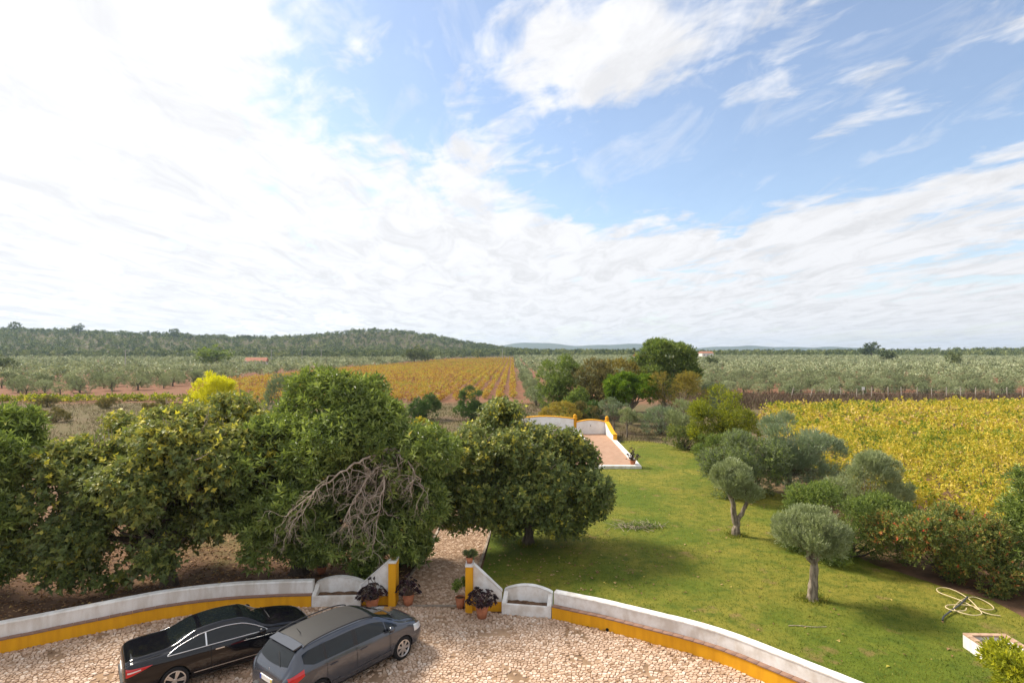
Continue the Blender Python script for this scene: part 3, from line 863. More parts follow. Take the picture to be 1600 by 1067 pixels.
# ------------------------------------------------------------------ gate piers with sloping wing walls
def pier(label, x0, x1, y0, wing_x, h, hw):
    root = empty('gate_pier', ((x0 + x1) / 2, y0, 0))
    tag(root, label, 'gate pier', 'ochre gate piers with white wings')
    cx = (x0 + x1) / 2
    w_ = (x1 - x0) / 2
    MB().box(-w_, w_, 0, 0.55, -0.03, h).build('pillar', M['yellow'], root, bevel=0.012)
    MB().box(-w_ - .01, w_ + .01, -0.01, 0.56, h + .001, h + 0.06).build('cap', M['white_worn'], root, bevel=0.012)
    s = -1 if wing_x < x0 else 1
    xa = s * (w_ + 0.002); xb = wing_x - cx
    poly = [(xa, 0.31), (xb, 0.31), (xb, hw), (xa, h + 0.03)]
    base = [(xa, -0.03), (xb, -0.03), (xb, 0.305), (xa, 0.305)]
    if s > 0:
        pass
    else:
        poly, base = poly[::-1], base[::-1]
    MB().prism_xz(poly, 0.16, 0.36).build('wing_wall', M['white'], root, bevel=0.01)
    MB().prism_xz(base, 0.145, 0.375).build('wing_base', M['yellow'], root)
    dxw, dzw = xb - xa, hw - (h + 0.03)
    L_ = math.hypot(dxw, dzw); nx_, nz_ = -dzw / L_ * (1 if dxw > 0 else -1), abs(dxw) / L_
    cop = [(xa, h + 0.032), (xb, hw + 0.002), (xb + nx_ * .03, hw + nz_ * .03), (xa + nx_ * .03, h + 0.03 + nz_ * .03)]
    if s < 0: cop = cop[::-1]
    MB().prism_xz(cop, 0.145, 0.375).build('wing_coping', M['white_worn'], root)
    return root
pier('ochre gate pier with white wing at the left of the path', -4.24, -3.98, 19.85, -5.20, 1.46, 0.66)
pier('ochre gate pier with white wing at the right of the path', -1.56, -1.31, 19.36, -0.34, 1.52, 0.64)

# ------------------------------------------------------------------ pots
def pot(root, rt, h, rb=None, m='terra', seg=22):
    rb = rb or rt * 0.68
    MB().lathe([(rb, 0.0), (rb + (rt - rb) * .5, h * .45), (rt * .94, h * .80), (rt * .90, h * .86), (rt * .78, h * .86), (rt * .75, h * .80)], seg).build('pot', M[m], root, smooth=True)
    MB().lathe([(rt * .93, h * .82), (rt, h * .83), (rt, h), (rt * .88, h), (rt * .86, h * .84)], seg).build('pot_rim', M[m], root, smooth=False)
    MB().lathe([(0.01, h * .86), (rt * .86, h * .87), (rt * .5, h * .93), (0.01, h * .95)], seg).build('soil', M['soil'], root)

def aeonium(label, loc, rt, h, spread_, high, n, seed, stalks=0):
    r = np.random.default_rng(seed)
    root = empty('potted_succulent', loc)
    tag(root, label, 'potted plant', 'dark purple succulents in terracotta pots')
    pot(root, rt, h)
    Vs, Fs, ts, o = [], [], [], 0
    tubes = []
    for k in range(n):
        a = r.uniform(0, 2 * np.pi); q = np.sqrt(r.uniform(0, 1))
        tip = np.array([math.cos(a) * q * spread_, math.sin(a) * q * spread_, h + high * (1 - 0.75 * q * q) * r.uniform(.45, 1.05)])
        st = np.array([math.cos(a) * q * rt * .5, math.sin(a) * q * rt * .5, h * .88])
        tubes.append(limb(st, tip, 0.014, 0.009, r, 5, 0.15))
        ax = unit(np.array([math.cos(a) * q * .8, math.sin(a) * q * .8, 0.8]) + r.normal(0, .15, 3))
        m_ = 16
        az = np.arange(m_) * 2.4
        ph = np.radians(np.linspace(25, 95, m_))
        ref = unit(np.cross(ax, np.array([.3, .5, .1]))); ref2 = np.cross(ax, ref)
        D = unit(np.cos(ph)[:, None] * ax + np.sin(ph)[:, None] * (np.cos(az)[:, None] * ref + np.sin(az)[:, None] * ref2))
        V, F, kk = leaves_np(np.repeat(tip[None], m_, 0), D, np.linspace(.05, .115, m_) * r.uniform(.8, 1.2), .5, 'lance', .6, r)
        Vs.append(V); Fs.append(F + o); o += len(V)
        ts.append(np.repeat(np.clip(r.normal(.45, .25) + r.uniform(-.2, .3, m_), 0, 1), kk))
    for k in range(stalks):
        a = r.uniform(0, 6.28)
        p = np.array([math.cos(a) * .15, math.sin(a) * .1, h + high * .7])
        e = p + np.array([r.normal(0, .08), r.normal(0, .05), high * .8])
        tubes.append(limb(p, e, 0.012, 0.01, r, 4, 0.05))
        V, F, kk = leaves_np(np.repeat(e[None], 14, 0), unit(r.normal(size=(14, 3))), .07, .6, 'lance', .5, r)
        Vs.append(V); Fs.append(F + o); o += len(V); ts.append(np.full(14 * kk, .3))
    link('stems', tubes_mesh('stems', tubes, 5), M['plant_stem'], root)
    link('rosettes', mesh_np('rosettes', np.concatenate(Vs), np.concatenate(Fs), np.concatenate(ts)), M['purple_leaf'], root)['kind'] = 'stuff'
    return root
p = at(753, 966)
aeonium('wide purple succulent in an orange pot before the right gate pier', (p.x, p.y, 0.03), 0.215, 0.42, 0.52, 0.62, 60, 41)
p = at(638, 946)
aeonium('purple succulent in a pot at the path side of the left pier', (p.x, p.y, 0.03), 0.20, 0.38, 0.42, 0.62, 44, 42)
aeonium('broad purple succulent with flower stalks below the left white wing', (-4.75, 19.72, 0.03), 0.24, 0.34, 0.52, 0.44, 62, 43, 3)

def leafy_pot(name, label, loc, rt, h, lobes, leaf, shoots, L, wid, seed, kind='lance', group=None, per=7, spread=(75, 25), sl=.08):
    r = np.random.default_rng(seed)
    root = empty(name, loc)
    tag(root, label, 'potted plant', group)
    pot(root, rt, h)
    V, F, t = crown_np(sub_lobes(lobes, 60, r), shoots, per, L, wid, kind, sl, r, zmin=h * .8, spread=spread)
    link('foliage', mesh_np('foliage', V, F, t), M[leaf], root)
    return root
p = at(719, 950)
leafy_pot('potted_shrub', 'small green shrub in a faded terracotta pot inside the right pier', (p.x, p.y, 0.03), 0.17, 0.36, [(0, 0, .62, .28, .28, .34)], 'green', 220, .085, .5, 44)
leafy_pot('potted_grass', 'little terracotta pot of grassy succulent on top of the right pier', (-1.435, 19.62, 1.582), 0.13, 0.20, [(0, 0, .27, .15, .15, .10)], 'ceanothus', 130, .10, .18, 45, spread=(50, 15))
leafy_pot('potted_grass', 'low pot of green succulent on top of the left pier', (-4.11, 20.12, 1.522), 0.11, 0.13, [(0, 0, .20, .13, .15, .09)], 'green', 120, .08, .25, 46, spread=(50, 15))
p = at(662, 836)
leafy_pot('potted_plant', 'terracotta pot half hidden under the evergreen beside the path', (p.x - .15, p.y, 0.0), 0.25, 0.46, [(0, 0, .7, .4, .4, .35)], 'green', 200, .14, .4, 47)
p = at(501, 897)
leafy_pot('potted_cactus', 'small round dark cactus in a pot behind the left wall', (p.x, p.y + .1, 0.0), 0.20, 0.28, [(0, 0, .44, .17, .17, .17)], 'citrus', 420, .05, .35, 48, sl=.02)

# ------------------------------------------------------------------ white terrace with ochre coping beyond the lawn
root = empty('walled_terrace', (7.0, 43.0, 0))
tag(root, 'white walled terrace with ochre coping and terracotta floor beyond the lawn', 'terrace')
m, T, b, out = new_mat('terrace_tiles')
tco = T.n('ShaderNodeTexCoord')
br = T.n('ShaderNodeTexBrick')
T.put(br.inputs['Vector'], tco.outputs['Object'])
br.offset = 0.0
br.inputs['Scale'].default_value = 1.0
br.inputs['Brick Width'].default_value = 0.33
br.inputs['Row Height'].default_value = 0.33
br.inputs['Mortar Size'].default_value = 0.012
br.inputs['Color1'].default_value = (0.40, 0.24, 0.155, 1)
br.inputs['Color2'].default_value = (0.33, 0.185, 0.115, 1)
br.inputs['Mortar'].default_value = (0.34, 0.24, 0.17, 1)
T.put(b.inputs['Base Color'], T.mix(T.math('MULTIPLY', T.smooth(T.noise(tco.outputs['Object'], 0.9, 6), .45, .7), .5), br.outputs['Color'], (0.30, 0.19, 0.12)))
b.inputs['Roughness'].default_value = 0.85
def tb(name, mb, mm, bevel=0.0, smooth=False):
    o = mb.build(name, M[mm] if isinstance(mm, str) else mm, root, bevel=bevel, smooth=smooth)
    return o
ox, oy = 7.0, 43.0
tb('floor', MB().prism_xy([(-4.2, 0.25), (2.30, 0.25), (2.85, 17.3), (-0.3, 17.3), (-0.3, 9.0), (-4.2, 9.0)], -0.02, 0.16), m)
tb('front_kerb', MB().box(-4.3, 2.62, -0.12, 0.25, -0.02, 0.27), 'white_worn', 0.02)
tb('side_kerb', MB().prism_xy([(2.25, 0.252), (2.62, 0.252), (3.05, 12.4), (2.68, 12.4)], -0.02, 0.29), 'white_clean', 0.02)
tb('side_wall', MB().prism_yz([(12.402, -.02), (17.3, -.02), (17.3, 1.42), (16.0, 1.28), (14.6, 0.98), (13.4, 0.78), (12.402, 0.74)], 2.72, 3.02), 'white_clean')
tb('side_coping', MB().prism_yz([(12.36, 0.742), (13.4, 0.782), (14.6, 0.982), (16.0, 1.282), (17.2, 1.422), (17.2, 1.50), (16.0, 1.36), (14.6, 1.06), (13.4, 0.86), (12.36, 0.82)], 2.66, 3.08), 'yellow')
tb('side_end', MB().box(2.69, 3.05, 12.30, 12.40, -.02, 0.73), 'yellow')
def scallop(x0, x1, z0, bow, y0, nm):
    ts_ = np.linspace(0, 1, 15)
    top = [(x0 + (x1 - x0) * t, z0 + bow * math.sin(math.pi * t)) for t in ts_]
    tb(nm, MB().prism_xz([(x1, -.02), (x0, -.02)] + top, y0, y0 + .28), 'white_clean')
    tb(nm + '_coping', MB().prism_xz([(x, z + .002) for x, z in top] + [(x, z + .10) for x, z in top[::-1]], y0 - .05, y0 + .33), 'yellow')
scallop(-0.25, 2.85, 1.36, 0.22, 17.32, 'back_wall')
scallop(-6.5, -0.55, 1.70, 0.25, 17.34, 'tank_wall')
for fx, fz in ((-0.40, 1.62), (2.95, 1.42)):
    tb('finial', MB().lathe([(.20, -fz), (.20, .10), (.24, .12), (.24, .2), (.14, .26), (.20, .36), (.19, .46), (.10, .56), (.01, .60)], 14, (fx, 17.46, fz)), 'yellow', smooth=True)
tb('tank_rim', MB().box(-6.5, -0.31, 9.2, 9.55, -.02, .78).box(-0.66, -0.31, 9.552, 17.3, -.02, .78), 'white_clean')
tb('tank_ledge', MB().box(-6.5, -0.66, 9.552, 17.3, -.02, .55), 'stone_dark')
tb('white_step', MB().box(-0.30, 0.15, 9.0, 10.6, 0.0, .45), 'white_clean', .02)
tb('wall_spout', MB().lathe([(.04, 0), (.04, .16), (.02, .16), (.02, .02)], 10, (1.2, 17.2, .95)), 'stone_dark')
p = at(991, 726, .27)
aeonium('purple succulent in a pot on the corner of the white terrace', (p.x - .05, p.y + .25, 0.272), 0.24, 0.30, 0.55, 0.95, 46, 49)

# ------------------------------------------------------------------ trough, hose, sticks on the lawn
root = empty('stone_trough', (13.8, 15.9, 0.05), R(-2))
tag(root, 'whitewashed stone trough with brick rim on the lawn', 'trough')
MB().box(-.60, -.47, -1.15, 1.15, -.05, .36).box(.47, .60, -1.15, 1.15, -.05, .36).box(-.47, .47, 1.02, 1.15, -.05, .36).box(-.47, .47, -1.15, -1.02, -.05, .36).build('basin', M['white_worn'], root)
MB().box(-.469, .469, -1.019, 1.019, -.04, .27).build('water_slab', M['stone_dark'], root)
r = np.random.default_rng(77)
M['brick'] = plain('rim_brick', (0.50, 0.33, 0.22), 0.9, c2=(0.34, 0.22, 0.15), scale=4)
for k in range(9):
    y0 = -1.16 + k * 0.258
    for x0 in (-.61, .455):
        MB().box(0, .155, 0, .248, 0, .055).build('rim_brick', M['brick'], root, bevel=.008, loc=(x0, y0, .362 + r.uniform(0, .006)))
for k in range(3):
    for y0 in (-1.16, 1.005):
        MB().box(0, .29, 0, .155, 0, .055).build('rim_brick', M['brick'], root, bevel=.008, loc=(-.448 + k * .30, y0, .362 + r.uniform(0, .006)))

root = empty('garden_hose', (15.35, 19.6, 0.07))
tag(root, 'tangled pale garden hose lying on the lawn by the shrubs', 'hose')
hp = [at(*q, 0.0) for q in ((1563, 966), (1540, 962), (1505, 945), (1480, 936), (1467, 931), (1464, 926), (1474, 924), (1492, 929), (1512, 941), (1528, 957), (1534, 966), (1520, 968), (1500, 963), (1490, 957), (1500, 944), (1512, 938), (1525, 937), (1545, 947), (1553, 956), (1540, 958), (1515, 952), (1495, 951), (1480, 952), (1478, 956), (1490, 961), (1508, 961), (1510, 957))]
P2 = smooth_line([(q.x - 15.35, q.y - 19.6) for q in hp], 0.10)
zz = 0.02 + 0.07 * np.abs(np.sin(np.arange(len(P2)) * 0.045)) * (np.sin(np.arange(len(P2)) * 0.013 + 1) > -.2)
v, f = tube_np(np.column_stack([P2, zz]), 0.016, 8)
link('hose_coil', mesh_np('hose_coil', v, f, smooth=True), M['hose'], root)
hp = [at(*q, 0.0) for q in ((1512, 940), (1500, 951), (1483, 962), (1474, 969), (1473, 974))]
P2 = smooth_line([(q.x - 15.35, q.y - 19.6) for q in hp], 0.10)
v, f = tube_np(np.column_stack([P2, 0.11 - 0.08 * np.linspace(0, 1, len(P2))]), 0.026, 8)
link('dark_pipe', mesh_np('dark_pipe', v, f, smooth=True), M['hose_dark'], root)

p0, p1 = at(1232, 977, .07), at(1292, 979, .07)
v, f = tube_np(np.stack([np.array(p0) * (1 - t) + np.array(p1) * t + np.array([0, .03 * math.sin(t * 7), 0]) for t in np.linspace(0, 1, 9)]) - np.array(p0), np.linspace(.013, .008, 9), 6)
tag(link('fallen_stick', mesh_np('fallen_stick', v, f, smooth=True), M['deadwood'], loc=p0), 'thin pale stick lying on the lawn near the trough', 'stick')

# ------------------------------------------------------------------ cars
def hermite(xs, ys, x):
    """smooth curve through the points, without overshoot"""
    xs, ys, x = np.asarray(xs, float), np.asarray(ys, float), np.asarray(x, float)
    h = np.diff(xs); d = np.diff(ys) / h
    m_ = np.zeros(len(xs))
    for i in range(1, len(xs) - 1):
        if d[i - 1] * d[i] > 0:
            w1, w2 = 2 * h[i] + h[i - 1], h[i] + 2 * h[i - 1]
            m_[i] = (w1 + w2) / (w1 / d[i - 1] + w2 / d[i])
    m_[0], m_[-1] = d[0], d[-1]
    k = np.clip(np.searchsorted(xs, x) - 1, 0, len(h) - 1)
    t = (x - xs[k]) / h[k]
    return ((2 * t ** 3 - 3 * t ** 2 + 1) * ys[k] + (t ** 3 - 2 * t ** 2 + t) * h[k] * m_[k] + (-2 * t ** 3 + 3 * t ** 2) * ys[k + 1] + (t ** 3 - t ** 2) * h[k] * m_[k + 1])

class CarShape:
    """lofted body: x from the tail to the nose, y to the left, z up"""
    def __init__(s, x, zb, ws, wm, zm, wb, zbelt, wr, zr, crown):
        s.x = x; s.t = dict(zb=zb, ws=ws, wm=wm, zm=zm, wb=wb, zbelt=zbelt, wr=wr, zr=zr, crown=crown)
        s.L = x[-1]
    def ring(s, x, n=72):
        p = {k: float(hermite(s.x, v, x)) for k, v in s.t.items()}
        mid = p['zb'] + (p['zm'] - p['zb']) * 0.35
        pts = np.array([(0, p['zb']), (p['ws'] * .90, p['zb']), (p['ws'], p['zb'] + .05), ((p['ws'] + p['wm']) / 2 + .012, mid), (p['wm'], p['zm']),
                        ((p['wm'] + p['wb']) / 2 + .012, (p['zm'] * .35 + p['zbelt'] * .65)), (p['wb'], p['zbelt']),
                        (p['wb'] * .5 + p['wr'] * .5 + .014, (p['zbelt'] + p['zr']) / 2), (p['wr'], p['zr'] - .035), (p['wr'] * .93, p['zr'] + .004),
                        (p['wr'] * .55, p['zr'] + p['crown'] * .72), (0, p['zr'] + p['crown'])])
        d = np.concatenate([[0], np.cumsum(np.linalg.norm(np.diff(pts, axis=0), axis=1) + 1e-4)])
        u = np.linspace(0, d[-1], n)
        return np.stack([hermite(d, pts[:, 0], u), hermite(d, pts[:, 1], u)], 1)
    def side_y(s, x, z):
        r_ = s.ring(x, 160)
        k = int(np.argmax(r_[:, 0] > r_[:, 0].max() - 1e-6))
        a = r_[8:150]
        o = np.argsort(a[:, 1])
        return float(np.interp(z, a[o, 1], a[o, 0]))
    def top_z(s, x, y):
        r_ = s.ring(x, 200)[110:]
        o = np.argsort(r_[:, 0])
        return float(np.interp(abs(y), r_[o, 0], r_[o, 1]))
    def body(s, nx=96, n=72):
        xs = s.L * (0.5 - 0.5 * np.cos(np.linspace(0, np.pi, nx)))
        xs = 0.55 * xs + 0.45 * np.linspace(0, s.L, nx)
        V = []
        for x in xs:
            r_ = s.ring(x, n)
            right = np.column_stack([np.full(n, x), -r_[:, 0], r_[:, 1]])
            left = np.column_stack([np.full(n - 2, x), r_[-2:0:-1, 0], r_[-2:0:-1, 1]])
            V.append(np.concatenate([right, left]))
        k = 2 * n - 2
        V = np.concatenate(V)
        F = [(i * k + j, (i + 1) * k + j, (i + 1) * k + (j + 1) % k, i * k + (j + 1) % k) for i in range(nx - 1) for j in range(k)]
        F += [tuple(range(k)), tuple((nx - 1) * k + j for j in range(k - 1, -1, -1))]
        return V, F
    def side_patch(s, x0, x1, zlo, zhi, sgn, off=0.006, nx=18, nz=7):
        xs = np.linspace(x0, x1, nx)
        V = []
        for x in xs:
            a, b_ = zlo(x), zhi(x)
            for q in np.linspace(0, 1, nz):
                z = a + (b_ - a) * q
                V.append((x, sgn * (s.side_y(x, z) + off), z))
        F = [(i * nz + j, (i + 1) * nz + j, (i + 1) * nz + j + 1, i * nz + j + 1) for i in range(nx - 1) for j in range(nz - 1)]
        if sgn > 0: F = [f[::-1] for f in F]
        return V, F
    def top_patch(s, xa, xb, w0, w1, off=0.006, nx=14, ny=15):
        V = []
        for i in range(nx):
            q = i / (nx - 1)
            w_ = w0 + (w1 - w0) * q
            for j in range(ny):
                y = w_ * (2 * j / (ny - 1) - 1)
                bend = (abs(y) / max(w0, w1)) ** 2
                x = xa(bend) + (xb(bend) - xa(bend)) * q
                V.append((x, y, s.top_z(x, y) + off))
        F = [(i * ny + j, (i + 1) * ny + j, (i + 1) * ny + j + 1, i * ny + j + 1) for i in range(nx - 1) for j in range(ny - 1)]
        return V, [f[::-1] for f in F]

def patch_obj(name, VF, m_, parent, smooth=True, thick=0.0):
    mb = MB(); mb.add(*VF)
    return mb.build(name, m_, parent, smooth=smooth)

M['black_paint'] = plain('black_car_paint', (0.004, 0.004, 0.007), 0.08, spec=0.55)
M['grey_paint'] = plain('grey_car_paint', (0.070, 0.078, 0.098), 0.20, metal=0.45, coat=0.9, var=0.12, scale=2)
M['car_glass'] = plain('car_glass', (0.008, 0.011, 0.013), 0.02, spec=0.45)
M['roof_glass'] = plain('roof_panel', (0.045, 0.043, 0.042), 0.45, spec=0.4)
M['chrome'] = plain('chrome', (0.72, 0.72, 0.73), 0.28, metal=1.0)
M['alloy'] = plain('alloy', (0.62, 0.62, 0.63), 0.28, metal=0.85)
M['tyre'] = plain('tyre_rubber', (0.018, 0.018, 0.019), 0.8, spec=0.2)
M['trim'] = plain('black_trim', (0.018, 0.018, 0.020), 0.6)
M['seam'] = plain('panel_gap', (0.006, 0.006, 0.006), 0.9)
M['tail_red'] = plain('tail_lamp_red', (0.55, 0.012, 0.016), 0.12, coat=0.6)
M['tail_clear'] = plain('tail_lamp_clear', (0.75, 0.62, 0.60), 0.15)
M['head_lamp'] = plain('head_lamp_glass', (0.72, 0.75, 0.78), 0.08, metal=0.3)
M['plate_white'] = plain('plate_white', (0.78, 0.78, 0.76), 0.4)
M['plate_yellow'] = plain('plate_yellow', (0.75, 0.58, 0.04), 0.4)
M['plate_blue'] = plain('plate_blue', (0.02, 0.06, 0.40), 0.4)

def wheel(car, x, y, r_, wd, spokes, rim_r, double=False):
    sg = 1 if y > 0 else -1
    w = empty('wheel', (x, y, r_)); w.parent = car
    w.rotation_euler = (R(-90) * sg, 0, 0)        # local z points outwards
    mb = MB(); h = wd / 2
    mb.lathe([(rim_r, -h), (r_ - .03, -h), (r_, -h + .03), (r_, h - .03), (r_ - .03, h), (rim_r, h), (rim_r - .012, h - .02)], 36)
    mb.build('tyre', M['tyre'], w, smooth=False)
    mb = MB()
    mb.lathe([(rim_r - .012, h - .05), (rim_r + .004, h + .002), (rim_r - .018, h + .006), (rim_r - .03, h - .02), (rim_r - .05, h - .10), (.05, h - .11)], 36)
    mb.lathe([(.055, h - .10), (.055, h - .012), (.04, h - .004), (.005, h - .004)], 18)
    for k in range(spokes):
        a = 2 * math.pi * k / spokes
        for da in ((-.13, .13) if double else (0,)):
            a2 = a + da
            ca, sa = math.cos(a2), math.sin(a2)
            w0, w1 = (.016, .022) if double else (.030, .036)
            pts = [(.04, -w0), (rim_r - .018, -w1), (rim_r - .018, w1), (.04, w0)]
            P_ = [(ca * p - sa * q, sa * p + ca * q) for p, q in pts]
            mb.prism_xy(P_, h - .045, h - .006)
    mb.build('rim', M['alloy'], w)
    return w

def finish_body(car, shape, paint, arches):
    V, F = shape.body()
    me = bpy.data.meshes.new('body')
    me.from_pydata(V.tolist(), [], F)
    bm = bmesh.new(); bm.from_mesh(me)
    bmesh.ops.recalc_face_normals(bm, faces=bm.faces[:])
    bm.to_mesh(me); bm.free()
    body = link('body', me, paint)
    tmp = []
    for x, z, r_ in arches:
        mb = MB()
        n = 40
        pts = [(x + r_ * math.cos(2 * math.pi * k / n), z + r_ * math.sin(2 * math.pi * k / n)) for k in range(n)]
        mb.prism_xz(pts[::-1], -1.4, -0.52); mb.prism_xz(pts[::-1], 0.52, 1.4)
        c = mb.build('arch_cutter', M['trim'])
        bm = bmesh.new(); bm.from_mesh(c.data); bmesh.ops.recalc_face_normals(bm, faces=bm.faces[:]); bm.to_mesh(c.data); bm.free()
        md = body.modifiers.new('arch', 'BOOLEAN'); md.operation = 'DIFFERENCE'; md.solver = 'EXACT'; md.object = c
        tmp.append(c)
    dg = bpy.context.evaluated_depsgraph_get()
    me2 = bpy.data.meshes.new_from_object(body.evaluated_get(dg))
    body.modifiers.clear()
    body.data = me2
    for c in tmp: bpy.data.objects.remove(c)
    me2.materials.clear(); me2.materials.append(paint)
    me2.polygons.foreach_set('material_index', np.zeros(len(me2.polygons), dtype=np.int32))
    me2.polygons.foreach_set('use_smooth', np.full(len(me2.polygons), True))
    try: me2.set_sharp_from_angle(angle=R(38))
    except Exception: pass
    body.parent = car
    return body

def outline(shape, x0, x1, zlo, zhi, sgn, off=0.012, n=20):
    a = [(x, zlo(x)) for x in np.linspace(x0, x1, n)]; b_ = [(x, zhi(x)) for x in np.linspace(x1, x0, n)]
    return [(x, sgn * (shape.side_y(x, z) + off), z) for x, z in a + b_ + a[:1]]

def mirror_obj(car, x, y, z, sg, m_):
    mb = MB()
    n = 10
    V = []
    prof = [(-.10, .02, .03), (-.09, .055, .062), (-.02, .075, .082), (.05, .065, .075), (.10, .035, .045)]
    for px, ry, rz in prof:
        for k in range(n):
            a = 2 * math.pi * k / n
            V.append((x + px * 0.8, y + sg * (.12 + ry * 1.15 * math.cos(a)), z + rz * math.sin(a)))
    F = [(i * n + k, i * n + (k + 1) % n, (i + 1) * n + (k + 1) % n, (i + 1) * n + k) for i in range(len(prof) - 1) for k in range(n)]
    F += [tuple(range(n)), tuple((len(prof) - 1) * n + k for k in range(n))]
    mb.add(V, F)
    mb.box(x - .03, x + .03, min(y - sg * .03, y + sg * .08), max(y - sg * .03, y + sg * .08), z - .05, z - .01)
    return mb.build('wing_mirror', m_, car, smooth=True)

def strip(shape, x, z0, z1, sgn, w_=0.006, off=0.003):
    return shape.side_patch(x - w_, x + w_, lambda q: z0, lambda q: z1, sgn, off, 2, 12)

# --- black coupe
def coupe():
    car = empty('parked_coupe')
    tag(car, 'glossy black two door coupe parked along the left wall', 'car', 'cars parked in the courtyard')
    xs = [0.0, .05, .20, .55, .95, 1.70, 2.20, 2.75, 3.45, 4.00, 4.40, 4.60, 4.70]
    sh = CarShape(xs,
        zb=[.42, .34, .25, .20, .20, .20, .20, .20, .20, .20, .22, .28, .36],
        ws=[.52, .68, .78, .82, .84, .84, .84, .84, .84, .83, .76, .62, .46],
        wm=[.60, .76, .84, .885, .895, .885, .885, .885, .893, .89, .83, .68, .50],
        zm=[.58, .60, .60, .60, .60, .58, .58, .58, .58, .58, .55, .53, .50],
        wb=[.56, .70, .78, .825, .835, .83, .83, .83, .83, .81, .74, .60, .44],
        zbelt=[.76, .86, .93, .955, .95, .94, .935, .925, .91, .85, .77, .70, .60],
        wr=[.50, .60, .66, .68, .655, .565, .555, .56, .70, .70, .63, .50, .36],
        zr=[.80, .93, 1.01, 1.035, 1.06, 1.325, 1.365, 1.33, .995, .915, .83, .745, .62],
        crown=[.02, .03, .03, .03, .03, .035, .04, .04, .04, .045, .04, .03, .02])
    finish_body(car, sh, M['black_paint'], [(1.09, .33, .365), (3.85, .33, .365)])
    zlo = lambda x: float(np.interp(x, [.9, 2.0, 3.3], [.965, .965, .95]))
    zhi = lambda x: float(hermite([.92, 1.30, 1.75, 2.25, 2.70, 3.02, 3.34], [.972, 1.115, 1.240, 1.272, 1.235, 1.125, .958], x))
    for sg in (-1, 1):
        patch_obj('quarter_window', sh.side_patch(.95, 1.80, zlo, zhi, sg), M['car_glass'], car)
        patch_obj('side_window', sh.side_patch(1.835, 3.31, zlo, zhi, sg), M['car_glass'], car)
        o = outline(sh, .93, 3.33, zlo, zhi, sg)
        v, f = tube_np(o, .011, 6)
        link('chrome_surround', mesh_np('chrome_surround', v, f, smooth=True), M['chrome'], car)
        patch_obj('window_divider', sh.side_patch(1.80, 1.835, zlo, zhi, sg, .008, 2, 7), M['chrome'], car)
        patch_obj('sill_moulding', sh.side_patch(1.52, 3.45, lambda q: .385, lambda q: .405, sg, .012, 18, 2), M['chrome'], car)
        patch_obj('door_gap', strip(sh, 1.92, .26, .95, sg), M['seam'], car)
        patch_obj('door_gap', strip(sh, 3.22, .26, .93, sg), M['seam'], car)
        hb = MB(); yb = sh.side_y(2.12, .83)
        hb.box(2.02, 2.24, sg * (yb + .018) - .012, sg * (yb + .018) + .012, .825, .85)
        hb.build('door_handle', M['chrome'], car, bevel=.006)
        mirror_obj(car, 3.18, sg * sh.side_y(3.18, .95), 1.0, sg, M['black_paint'])
        patch_obj('tail_light', sh.side_patch(.05, .60, lambda q: .655 + .37 * q, lambda q: .865 + .03 * q, sg, .008, 16, 6), M['tail_red'], car)
        patch_obj('tail_light_strip', sh.side_patch(.08, .36, lambda q: .745 + .20 * q, lambda q: .785 + .16 * q, sg, .014, 10, 3), M['tail_clear'], car)
        patch_obj('headlight', sh.side_patch(4.22, 4.62, lambda q: .62, lambda q: .70 - .04 * (q - 4.2), sg, .008, 12, 5), M['head_lamp'], car)
    patch_obj('rear_window', sh.top_patch(lambda b_: 1.02 + .05 * b_, lambda b_: 1.66 - .06 * b_, .56, .47), M['car_glass'], car)
    patch_obj('windscreen', sh.top_patch(lambda b_: 2.80 - .04 * b_, lambda b_: 3.42 - .16 * b_, .50, .63), M['car_glass'], car)
    patch_obj('glass_roof', sh.top_patch(lambda b_: 1.76, lambda b_: 2.66 - .05 * b_, .46, .48, .005), M['car_glass'], car)
    for sg in (-1, 1):
        v, f = tube_np([(x, sg * (.62 - .04 * (x - 3.5)), sh.top_z(x, .62 - .04 * (x - 3.5)) + .001) for x in np.linspace(3.52, 4.40, 10)], .006, 4)
        link('bonnet_gap', mesh_np('bonnet_gap', v, f), M['seam'], car)
        v, f = tube_np([(x, sg * .57, sh.top_z(x, .57) + .001) for x in np.linspace(.10, .92, 10)], .006, 4)
        link('boot_gap', mesh_np('boot_gap', v, f), M['seam'], car)
        patch_obj('sill_trim', sh.side_patch(1.50, 3.44, lambda q: .235, lambda q: .285, sg, .006, 14, 3), M['trim'], car)
    patch_obj('fuel_flap', sh.side_patch(.98, 1.15, lambda q: .80, lambda q: .90, -1, .003, 5, 5), M['black_paint'], car)
    MB().box(-.015, .012, -.26, .26, .60, .71).build('number_plate', M['plate_white'], car)
    MB().box(-.04, .03, -.56, .56, .40, .50).build('rear_bumper_lip', M['trim'], car, bevel=.01)
    MB().box(4.66, 4.73, -.36, .36, .40, .56).build('grille', M['trim'], car, bevel=.02)
    for k in range(2):
        v, f = tube_np([(3.52 + .01 * k, .55 - .75 * k + q * .55, sh.top_z(3.5, .55 - .75 * k + q * .55) + .012) for q in np.linspace(-.1, 1, 8)], .010, 5)
        link('wiper', mesh_np('wiper', v, f, smooth=True), M['trim'], car)
    for x in (1.09, 3.85):
        for y in (-.79, .79): wheel(car, x, y, .33, .235, 5, .245, True)
    return car

